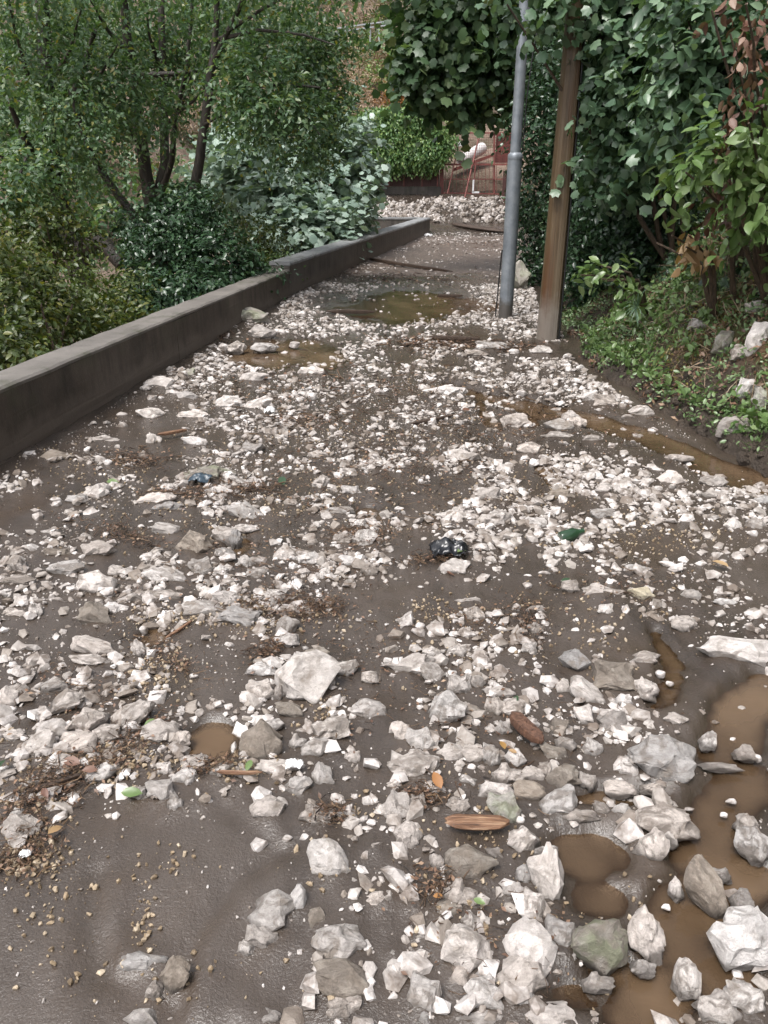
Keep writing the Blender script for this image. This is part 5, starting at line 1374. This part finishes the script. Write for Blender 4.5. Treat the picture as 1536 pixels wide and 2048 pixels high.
# ------------------------------------------------------------------ far end: fence, ivy, gate, pipe
YG = 31.0
def z3(u, v, Y=YG):
    """point seen at (u, v) of the enlarged far view"""
    return at(680 + u / 3.84, 180 + v / 3.84, Y)
ZG = float(road_base(YG))
fr = empty('ivy_fence', (z3(480, 700).x, YG, ZG), 'dark red panel fence on a low concrete footing, overgrown by ivy', 'fence')
def lbar(root, name, a, b, w, h, mat):
    mb = MB(); mb.bar(*rel((a, b), root), w, h); return mb.build(name, MAT[mat], root)
lo_l, lo_r = z3(100, 745), z3(775, 745)
mb = MB(); mb.box((lo_l.x - fr.location.x, -0.12, -0.5), (lo_r.x - fr.location.x, 0.15, z3(400, 742).z - ZG)); mb.build('concrete_footing', MAT['concrete_far'], fr)
us = [100, 180, 262, 375, 490, 630, 772]
zt, zb_ = z3(0, 300).z, z3(0, 744).z
for a, b in zip(us[:-1], us[1:]):
    mb = MB(); p, q = z3(a, 500).x - fr.location.x + 0.03, z3(b, 500).x - fr.location.x - 0.03
    nb = 7
    for k in range(nb):   # folded sheet panel
        x0 = p + (q - p) * k / nb; x1 = p + (q - p) * (k + 1) / nb
        yy = 0.02 if k % 2 else 0.0
        mb.box((x0, yy, zb_ - ZG + 0.02), (x1 - 0.002, yy + 0.012, zt - ZG))
    mb.build('panel', MAT['redpanel'], fr)
for u in us:
    lbar(fr, 'post', z3(u, 760), z3(u, 300), 0.06, 0.06, 'redmetal')
lbar(fr, 'rail', z3(100, 570, YG - 0.04), z3(772, 570, YG - 0.04), 0.05, 0.04, 'redmetal')
# hanging ivy
iv = empty('ivy_hedge', (z3(430, 560).x, YG - 0.1, z3(430, 560).z - 0.4), 'bright green ivy mass hanging over the dark red fence', 'ivy')
cl = [px_clump(680 + u / 3.84, 180 + v / 3.84, YG - 0.35, 32, 24, 200, 0.45) for u in (110, 200, 290, 380, 470, 560, 650, 730) for v in (220, 310, 400, 480) if not (v == 220 and u in (110, 200, 730))]
cl += [px_clump(680 + u / 3.84, 180 + v / 3.84, YG - 0.4, 18, 10, 60, 0.3) for u, v in ((300, 555), (400, 575), (560, 560), (690, 550), (480, 165), (330, 170), (620, 180), (200, 200), (790, 300), (820, 380))]
foliage(iv, 'foliage', cl, 'ivy', 0.115, 700, 'oval', per=6, length=0.26, droop=-0.9, up=0.35, shell=0.3)
for u in (250, 480, 680):
    limb(iv, 'stem', [z3(u, 700, YG - 0.12), z3(u + 20, 560, YG - 0.16), z3(u - 10, 350, YG - 0.2)], 0.02, 0.008, 'stem', 6, u)

gt = empty('red_gate', (z3(1000, 790).x, YG, ZG), 'rusty red mesh gate with leaning bars beside the ivy fence', 'gate')
lbar(gt, 'post', z3(785, 800), z3(785, 330), 0.10, 0.08, 'redmetal')
lbar(gt, 'post', z3(748, 790), z3(748, 560), 0.05, 0.05, 'redmetal')
lbar(gt, 'post', z3(1185, 790), z3(1185, 325), 0.06, 0.06, 'redmetal')
lbar(gt, 'post', z3(1330, 800), z3(1330, 325), 0.08, 0.06, 'redmetal')
for v, w in ((330, 0.05), (572, 0.06), (685, 0.035), (790, 0.05)):
    lbar(gt, 'rail', z3(790, v, YG - 0.05), z3(1320, v + (10 if v == 790 else 0), YG - 0.05), w, 0.04, 'redmetal')
mb = MB()
for u in np.arange(800, 1322, 17):
    mb.bar(*rel((z3(u, 335, YG + 0.03), z3(u, 570, YG + 0.03)), gt), 0.007, 0.006)
for v in np.arange(345, 570, 20):
    mb.bar(*rel((z3(792, v, YG + 0.045), z3(1322, v, YG + 0.045)), gt), 0.007, 0.006)
o = mb.build('wire_mesh', MAT['redmetal'], gt); o['kind'] = 'stuff'
for u in np.arange(810, 1215, 28):
    lbar(gt, 'bar', z3(u, 575, YG - 0.02), z3(u, 786, YG - 0.02), 0.016, 0.016, 'redmetal')
mb = MB(); mb.box((z3(1195, 500).x - gt.location.x, 0.06, z3(0, 560).z - ZG), (z3(1325, 500).x - gt.location.x, 0.075, z3(0, 335).z - ZG)); mb.build('sheet', MAT['redmetal'], gt)
mb = MB(); a, b = z3(889, 432, YG - 0.1), z3(940, 392, YG - 0.1)
mb.box((a.x - gt.location.x, -0.14, a.z - ZG), (b.x - gt.location.x, -0.12, b.z - ZG)); mb.build('sign_plate', MAT['white'], gt)
def leaning(label, a, b, r_, mat='redmetal'):
    root = empty('leaning_bar', a, label, 'bar', 'bars leaning on the gate')
    MB().tube(rel((a, Vector(a).lerp(Vector(b), 0.5), b), root), r_, 8).build('shaft', MAT[mat], root, True)
    return root
l1 = leaning('thin rusty red bar leaning against the gate below the white plate', z3(825, 795, YG - 0.7), z3(908, 440, YG - 0.15), 0.022)
l2 = leaning('long red bar leaning across the white pipe at the gate', z3(958, 825, YG - 0.9), z3(1066, 365, YG - 0.15), 0.030)
MB().tube(rel((z3(1010, 600, YG - 0.57), z3(1019, 560, YG - 0.53)), l2), 0.04, 8).build('coupling', MAT['redmetal'], l2, True)
l3 = leaning('upright red bar with a white foot bracket by the gate', z3(1022, 785, YG - 0.5), z3(1045, 540, YG - 0.2), 0.028)
mb = MB(); a = z3(1022, 786, YG - 0.5)
mb.box(*[tuple(Vector(q) - l3.location) for q in ((a.x - 0.04, a.y - 0.03, a.z - 0.03), (a.x + 0.22, a.y + 0.03, a.z + 0.03))]); mb.build('foot_bracket', MAT['white'], l3)
MB().tube(rel((z3(1022, 775, YG - 0.53), z3(1026, 690, YG - 0.45)), l3), 0.034, 8).build('white_sleeve', MAT['white'], l3, True)

def ring_pipe(name, label, a, b, r_, mat):
    root = empty(name, a, label, 'pipe')
    V, F = [], []; n = 24
    a, b = Vector(a), Vector(b); t = (b - a).normalized(); s = t.orthogonal().normalized(); u = t.cross(s); L = (b - a).length
    for (f, rad) in ((0, r_ * 0.86), (0, r_), (0.03, r_ * 1.02), (0.06, r_), (0.5, r_), (1, r_), (1, r_ * 0.86), (0, r_ * 0.86)):
        for k in range(n):
            ang = 2 * math.pi * k / n
            V.append(t * (L * f) + (s * math.cos(ang) + u * math.sin(ang)) * rad)
    m = len(V) // n
    for i in range(m - 1):
        for k in range(n): F.append((i * n + k, (i + 1) * n + k, (i + 1) * n + (k + 1) % n, i * n + (k + 1) % n))
    MB().add(V, F).build('barrel', MAT[mat], root, True)
    return root
ring_pipe('drain_pipe', 'big dirty white drain pipe lying slanted behind the red gate', z3(925, 545, YG + 0.6), z3(1095, 445, YG + 1.5), 0.21, 'pipe')
mb = MB(); a, b = z3(880, 610, YG + 0.55), z3(1160, 505, YG + 1.5)
root = empty('red_plank', a, 'pale red board under the white pipe behind the gate', 'board'); mb.bar(*rel((a, b), root), 0.10, 0.25); mb.build('board', MAT['redmetal'], root)
# earth slope behind the gate that the pipe lies on
n1, n2 = 26, 14
xs = np.linspace(-3.4, 6.0, n1); ys = np.linspace(YG + 0.25, YG + 3.0, n2)
X, Y = np.meshgrid(xs, ys)
Z = ZG + np.interp(Y, [YG + 0.25, YG + 0.6, YG + 3.0], [0.05, 0.55, 1.55]) + 0.10 * fbm(X * 2, Y * 2, 401, 3) + 0.10 * X * 0.3
tag(link('earth_slope', mesh_np('earth_slope', np.stack([X.ravel(), Y.ravel(), Z.ravel()], 1), grid_faces(n2, n1)), MAT['hill']), 'brown earth slope behind the gate', None, None, 'structure')
# corrugated red sheet leaning by the road edge
mb = MB(); a = z3(1255, 620, 29.5); b = z3(1290, 880, 29.5)
for k in range(6):
    x0 = a.x + 0.11 * k; mb.box((x0, 29.5 + (0.02 if k % 2 else 0), b.z), (x0 + 0.108, 29.515 + (0.02 if k % 2 else 0), a.z + 0.05 * math.sin(k)))
o = mb.build('metal_sheet', MAT['redpanel']); tag(o, 'rusty folded metal sheet standing behind the lamp post at the gate', 'metal sheet')

# ---- guard rail up on the hillside
Yr = 44.0
gr_ = empty('guard_rail', at(670, 66, Yr), 'silver guard rail along the track high on the hillside', 'guard rail')
for k in range(3):
    a, b = at(590 + 80 * k, 76 - 11 * k, Yr), at(668 + 80 * k, 65 - 11 * k, Yr)
    mb = MB()
    for dz in (0.0, 0.16):
        mb.bar(*rel((a + Vector((0, 0, dz)), b + Vector((0, 0, dz))), gr_), 0.05, 0.13)
    mb.build('beam', MAT['rail'], gr_)
    for f in (0.1, 0.9):
        q = a.lerp(b, f) + Vector((0, 0.1, 0.1)); lbar(gr_, 'post', q - Vector((0, 0, 1.2)), q, 0.08, 0.08, 'rail')

# ------------------------------------------------------------------ debris on the road
def on_mud(px, py, dz=0.0):
    g = ground(px, py, 0.015)
    z = max(float(mud_z(np.array([g.x]), np.array([g.y]))[0]), 0.0)
    g.z = z + dz
    return g
def stick(name, label, p, q, w, thick, mat, cat, seed, lift=0.012, taper=0.5, flat=True):
    a, b = on_mud(*p, lift), on_mud(*q, lift)
    root = a
    t = (b - a); L = t.length; t.normalize(); s = t.cross(Vector((0, 0, 1))).normalized(); u = s.cross(t)
    r_ = random.Random(seed); V, F = [], []
    n = 14; m = 8
    for i in range(n):
        f = i / (n - 1)
        env = min(1, 0.35 + 6 * f * (1 - f)) * (1 - taper * abs(f - 0.45) ** 1.5)
        bend = 0.03 * L * math.sin(math.pi * f)
        for k in range(m):
            ang = 2 * math.pi * k / m
            jit = 1 + 0.07 * (mnoise.noise(Vector((f * 7, k * 1.3, seed))))
            cx, cz = math.cos(ang), math.sin(ang)
            if flat: cx = math.copysign(abs(cx) ** 0.5, cx); cz = math.copysign(abs(cz) ** 0.5, cz)
            ext = L * 0.03 * r_.uniform(-1, 1) if i in (0, n - 1) else 0
            V.append(a + t * (L * f + ext) + s * (cx * w / 2 * env * jit + bend) + u * (cz * thick / 2 * env * jit))
    for i in range(n - 1):
        for k in range(m): F.append((i * m + k, (i + 1) * m + k, (i + 1) * m + (k + 1) % m, i * m + (k + 1) % m))
    F.append(tuple(range(m))); F.append(tuple((n - 1) * m + k for k in range(m - 1, -1, -1)))
    mb = MB(); mb.add([v - a for v in V], F)
    o = mb.build(name, MAT[mat], None, True); o.location = a
    return tag(o, label, cat)
stick('plank', 'splintered orange-brown plank lying among white rocks', (890, 1662), (1016, 1664), 0.050, 0.016, 'plankwood', 'plank', 1, 0.03)
stick('bark_piece', 'thick red-brown piece of bark propped on a rock', (1022, 1448), (1082, 1510), 0.05, 0.035, 'barkpiece', 'bark', 2, 0.04)
stick('stick', 'thin dark wet stick lying across pale rubble', (822, 856), (905, 838), 0.03, 0.022, 'darkwood', 'stick', 3)
stick('wood_strip', 'orange painted wood strip half buried near the wall side', (318, 882), (375, 870), 0.035, 0.02, 'plankwood', 'wood strip', 4, 0.03)
stick('stick', 'pale peeled stick lying beside the tan puddle', (435, 1563), (525, 1560), 0.012, 0.010, 'plankwood', 'stick', 5, 0.02)
stick('stick', 'short dark stick in the shallow water before the poles', (875, 590), (925, 592), 0.05, 0.04, 'darkwood', 'stick', 6)
stick('branch', 'long dark branch lying across the road by the stained wall', (735, 524), (905, 545), 0.07, 0.06, 'darkwood', 'branch', 7, 0.02, 0.2)
stick('branch', 'brown branch in the rubble near the lichened boulder by the wall', (655, 628), (750, 626), 0.06, 0.05, 'darkwood', 'branch', 8, 0.03)
stick('branch', 'dark broken branch lying before the puddle at the poles', (860, 682), (960, 684), 0.06, 0.05, 'darkwood', 'branch', 9, 0.03)
stick('plank', 'dark wet plank lying beyond the wall end', (905, 463), (1010, 470), 0.35, 0.10, 'darkwood', 'plank', 10, 0.05, 0.2)
stick('stick', 'thin brown stick near the dark concrete wall', (400, 685), (450, 683), 0.03, 0.02, 'darkwood', 'stick', 11)
stick('stick', 'reddish twig stick beside the black plastic bag', (878, 1140), (908, 1160), 0.010, 0.008, 'barkpiece', 'stick', 12)
stick('stick', 'grey driftwood stick in the twig litter', (60, 1600), (170, 1560), 0.016, 0.014, 'darkwood', 'stick', 13, 0.015)
stick('stick', 'curved pale stick by the small brown pool on the wall side', (330, 1275), (385, 1252), 0.012, 0.01, 'plankwood', 'stick', 14, 0.012)

def film(name, label, px, py, w, h, mat, cat, seed):
    """crumpled plastic film"""
    c = on_mud(px, py, 0.02); d = depth_of(c); W, H = w * d / FPX, h * d / FPX
    n = 22; V = []
    for i in range(n):
        for j in range(n):
            u, v = i / (n - 1) * 2 - 1, j / (n - 1) * 2 - 1
            e = 1 + 0.3 * mnoise.noise(Vector((u * 1.5, v * 1.5, seed)))
            q = Vector((u * 2.2, v * 2.2, seed * 3.1))
            z = 0.5 * H * (max(0, 1 - (u * u + v * v) * 0.75) * 0.8 + 0.55 * mnoise.noise(q) + 0.35 * abs(mnoise.noise(q * 2.4)) + 0.15 * mnoise.noise(q * 6))
            V.append((u * W / 2 * e * (1 - 0.25 * v * v), v * W * 0.35 * e, z))
    F = [(i * n + j, (i + 1) * n + j, (i + 1) * n + j + 1, i * n + j + 1) for i in range(n - 1) for j in range(n - 1)]
    mb = MB(); mb.add(V, F); o = mb.build(name, MAT[mat], None, True); o.location = c
    md = o.modifiers.new('thickness', 'SOLIDIFY'); md.thickness = 0.0015
    return tag(o, label, cat)
film('plastic_bag', 'crumpled black plastic bag lying on a pale rock mid road', 898, 1112, 80, 46, 'blackbag', 'plastic bag', 3)
film('plastic_scrap', 'torn dark blue plastic scrap beside a greenish slab', 403, 972, 46, 24, 'bluebag', 'plastic', 5)
film('plastic_scrap', 'white plastic scrap caught between rocks near the long pale rock', 540, 832, 22, 24, 'white', 'plastic', 7)
film('plastic_scrap', 'white crumpled wrapper in the rubble above the bare silt', 588, 1550, 34, 22, 'white', 'plastic', 9)
film('plastic_scrap', 'tiny white plastic scrap by the wall end', 856, 476, 16, 10, 'white', 'plastic', 11)
film('litter', 'small red and white litter at the far hedge foot', 1043, 459, 16, 10, 'redlitter', 'litter', 13)
film('plastic_scrap', 'small white scrap stuck in mud at the left twig litter', 54, 1722, 24, 18, 'white', 'plastic', 15)

bt = empty('bottle', on_mud(1140, 1082, 0.028), 'dark green glass bottle lying in the rubble', 'bottle')
MB().tube([(-0.055, 0, 0), (-0.05, 0, 0), (0.02, 0.006, 0), (0.04, 0.008, 0)], [0.026, 0.030, 0.030, 0.020], 16).build('body', MAT['bottle'], bt, True)
MB().tube([(0.038, 0.008, 0), (0.06, 0.010, 0), (0.075, 0.011, 0)], [0.020, 0.012, 0.012], 14).build('neck', MAT['bottle'], bt, True)
bt.rotation_euler = (0, R(-6), R(18))

# fallen leaves one can pick out
FL = [(245, 1603, 42, 'fresh', 'green', 'curled at the edge of the bare silt'), (100, 1688, 34, 'tan', 'yellow', 'lying in the left twig litter'), (882, 1600, 40, 'orange', 'golden', 'leaning on a rock above the plank'),
      (165, 1546, 40, 'dead', 'brown', 'in the wide twig litter'), (932, 1114, 30, 'fresh', 'green', 'stuck to the black plastic bag'), (562, 963, 30, 'dark', 'dark green', 'upright in the mud near the wall side'),
      (215, 975, 26, 'fresh', 'bright green', 'by the pale rocks below the wall'), (1122, 1180, 26, 'dark', 'dark green', 'beside a pale rock below the bottle'), (1008, 1517, 26, 'orange', 'orange', 'wedged against a white rock'),
      (1032, 1527, 18, 'tan', 'small yellow', 'under the orange leaf'), (316, 1463, 24, 'fresh', 'green', 'on rocks by the tan puddle'), (15, 1538, 36, 'dark', 'deep green', 'at the end of the twig litter'),
      (945, 1822, 26, 'fresh', 'green', 'between the large pale rocks'), (924, 830, 20, 'dead', 'red-brown', 'at the end of the thin stick'), (1030, 1425, 24, 'dark', 'green', 'against a rock above the bark piece'),
      (1455, 1148, 34, 'tan', 'tan', 'flat on the wet mud near the channel'), (200, 1560, 30, 'dead', 'rusty', 'in the litter beside white rocks'), (505, 1540, 26, 'fresh', 'grassy green', 'beside the round tan boulder'), (90, 1600, 26, 'dead', 'brown', 'half buried by twigs'), (865, 1820, 20, 'orange', 'orange', 'among the rocks below the plank')]
for k, (px, py, w, leaf, word, where) in enumerate(FL):
    g = on_mud(px, py, 0.028); S = w * depth_of(g) / FPX
    r_ = np.random.default_rng(800 + k)
    me = leaf_mesh('fallen_leaf', np.zeros((1, 3)), np.array([[math.cos(k), math.sin(k), r_.uniform(-0.1, 0.5)]]), np.array([[r_.normal(0, 0.3), -0.4, 1.0]]), np.array([S]), np.array([r_.uniform(0.4, 0.9)]), 'oval')
    o = link('fallen_leaf', me, LEAF[leaf]); o.location = g
    tag(o, f'{word} fallen leaf {where}', 'leaf', 'leaves dropped on the mud')

# tangled twigs and plant litter
TW = [(200, 1535, 190, 45, 620, 34), (60, 1720, 80, 45, 260, 34), (90, 1600, 90, 40, 240, 30), (570, 1228, 110, 28, 480, 0), (330, 1320, 110, 26, 200, -28), (640, 1225, 50, 22, 200, 0), (490, 985, 70, 14, 240, 0), (720, 1085, 70, 24, 300, 0),
      (870, 690, 110, 16, 330, 0), (260, 1085, 110, 18, 220, -15), (380, 1000, 90, 16, 160, 0), (1050, 1250, 40, 60, 200, 60), (860, 1130, 60, 14, 160, 0), (690, 540, 40, 18, 220, 0), (800, 560, 120, 14, 200, 0), (420, 690, 60, 14, 130, 0), (270, 930, 80, 22, 240, 0),
      (660, 1650, 40, 24, 110, 0), (850, 1610, 50, 24, 150, 0), (540, 1310, 50, 20, 200, 20), (960, 490, 100, 8, 120, 0), (620, 850, 120, 24, 200, 0), (870, 1790, 60, 50, 120, 50), (1000, 700, 100, 14, 160, 0), (940, 1250, 60, 30, 90, 0), (420, 1550, 70, 20, 160, 8),
      (700, 1320, 240, 120, 160, 0), (800, 930, 300, 60, 300, 0), (1230, 1180, 200, 70, 140, 0), (1000, 1900, 200, 110, 90, 0), (700, 1000, 420, 110, 700, 0), (1000, 850, 330, 80, 450, 0), (500, 1150, 330, 90, 420, 0), (950, 1450, 300, 150, 260, 0), (650, 780, 330, 60, 420, 0), (150, 1400, 160, 110, 200, 20)]
r = np.random.default_rng(31)
Vs, Fs, vv, b = [], [], [], 0
for cx, cy, rx, ry, n, rot in TW:
    a = -R(rot)
    ex, ey = r.normal(size=n) * rx * 0.5, r.normal(size=n) * ry * 0.5
    px = cx + ex * math.cos(a) - ey * math.sin(a); py = cy + ex * math.sin(a) + ey * math.cos(a)
    u, v = (px - 768) / FPX, (1024 - py) / FPX
    dy, dz = CT + ST * v, -ST + CT * v
    t = -CAMH / dz; ok = (t > 0) & (t < 30)
    X, Y = (u * t)[ok], (dy * t)[ok]
    ok = (Y > 0.6) & (X > wall_x(Y) + 0.02) & (X < foot_x(Y)); X, Y = X[ok], Y[ok]
    m = len(X)
    if m == 0: continue
    Z = np.maximum(mud_z(X, Y), 0) + 0.004 + 0.030 * r.random(m) ** 1.5
    sc = np.clip(Y / 4, 0.6, 2.2)
    L = sc * (0.012 + 0.085 * r.random(m) ** 2.2); rad = sc * (0.0010 + 0.0030 * r.random(m) ** 2)
    th = r.normal(-a, 0.9, m); pit = r.normal(0, 0.28, m)
    D = np.stack([np.cos(th) * np.cos(pit), np.sin(th) * np.cos(pit), np.sin(pit)], 1)
    Sd = norm(np.cross(D, [[0, 0, 1.0]])); U = np.cross(Sd, D)
    bend = r.normal(0, 0.16, (m, 1)) * L[:, None] * Sd
    P0 = np.stack([X, Y, Z], 1) - D * L[:, None] / 2
    rings = []
    for f, q in ((0, 1.0), (0.5, 0.9), (1.0, 0.5)):
        c = P0 + D * L[:, None] * f + bend * (1 - (2 * f - 1) ** 2)
        for k in range(3):
            an = 2 * math.pi * k / 3
            rings.append(c + (Sd * math.cos(an) + U * math.sin(an)) * (rad * q)[:, None])
    V = np.stack(rings, 1)
    tf = []
    for i in range(2):
        for k in range(3):
            k2 = (k + 1) % 3; tf += [(i * 3 + k, i * 3 + k2, i * 3 + 3 + k2), (i * 3 + k, i * 3 + 3 + k2, i * 3 + 3 + k)]
    tf = np.array(tf)
    Vs.append(V.reshape(-1, 3)); Fs.append((tf[None] + (np.arange(m) * 9)[:, None, None] + b).reshape(-1, 3)); b += m * 9
    vv.append(np.repeat(np.clip(r.normal(0.5, 0.28, m), 0, 1), 9))
me = mesh_np('twig_litter', np.concatenate(Vs), np.concatenate(Fs)); at_ = me.attributes.new('v', 'FLOAT', 'POINT'); at_.data.foreach_set('value', np.concatenate(vv).astype(np.float32))
tag(link('twig_litter', me, MAT['twig']), 'tangled brown twigs and roots washed together on the mud', 'twigs', None, 'stuff')
# shredded leaf scraps within the twigs
Ps = []
for cx, cy, rx, ry, n, rot in TW:
    a = -R(rot); n = int(n * 0.55)
    ex, ey = r.normal(size=n) * rx * 0.45, r.normal(size=n) * ry * 0.45
    for px, py in zip(cx + ex * math.cos(a) - ey * math.sin(a), cy + ex * math.sin(a) + ey * math.cos(a)):
        if py < 470: continue
        g = ground(px, py)
        if g.y > 0.6 and wall_x(g.y) + 0.02 < g.x < foot_x(g.y): Ps.append((g.x, g.y, 0))
P = np.array(Ps); P[:, 2] = np.maximum(mud_z(P[:, 0], P[:, 1]), 0) + 0.004 + 0.018 * r.random(len(P)) + road_base(P[:, 1]) * 0
m = len(P); sc = np.clip(P[:, 1] / 4, 0.7, 2)
me = leaf_mesh('leaf_scraps', P, r.normal(size=(m, 3)) * [1, 1, 0.3], np.array([0, 0, 1.0]) + 0.5 * r.normal(size=(m, 3)), sc * 0.022 * r.uniform(0.4, 1.3, m), np.clip(r.normal(0.5, 0.25, m), 0, 1), 'small')
tag(link('leaf_scraps', me, LEAF['litter']), 'brown shredded leaf scraps mixed in the twigs', 'leaf litter', None, 'stuff')
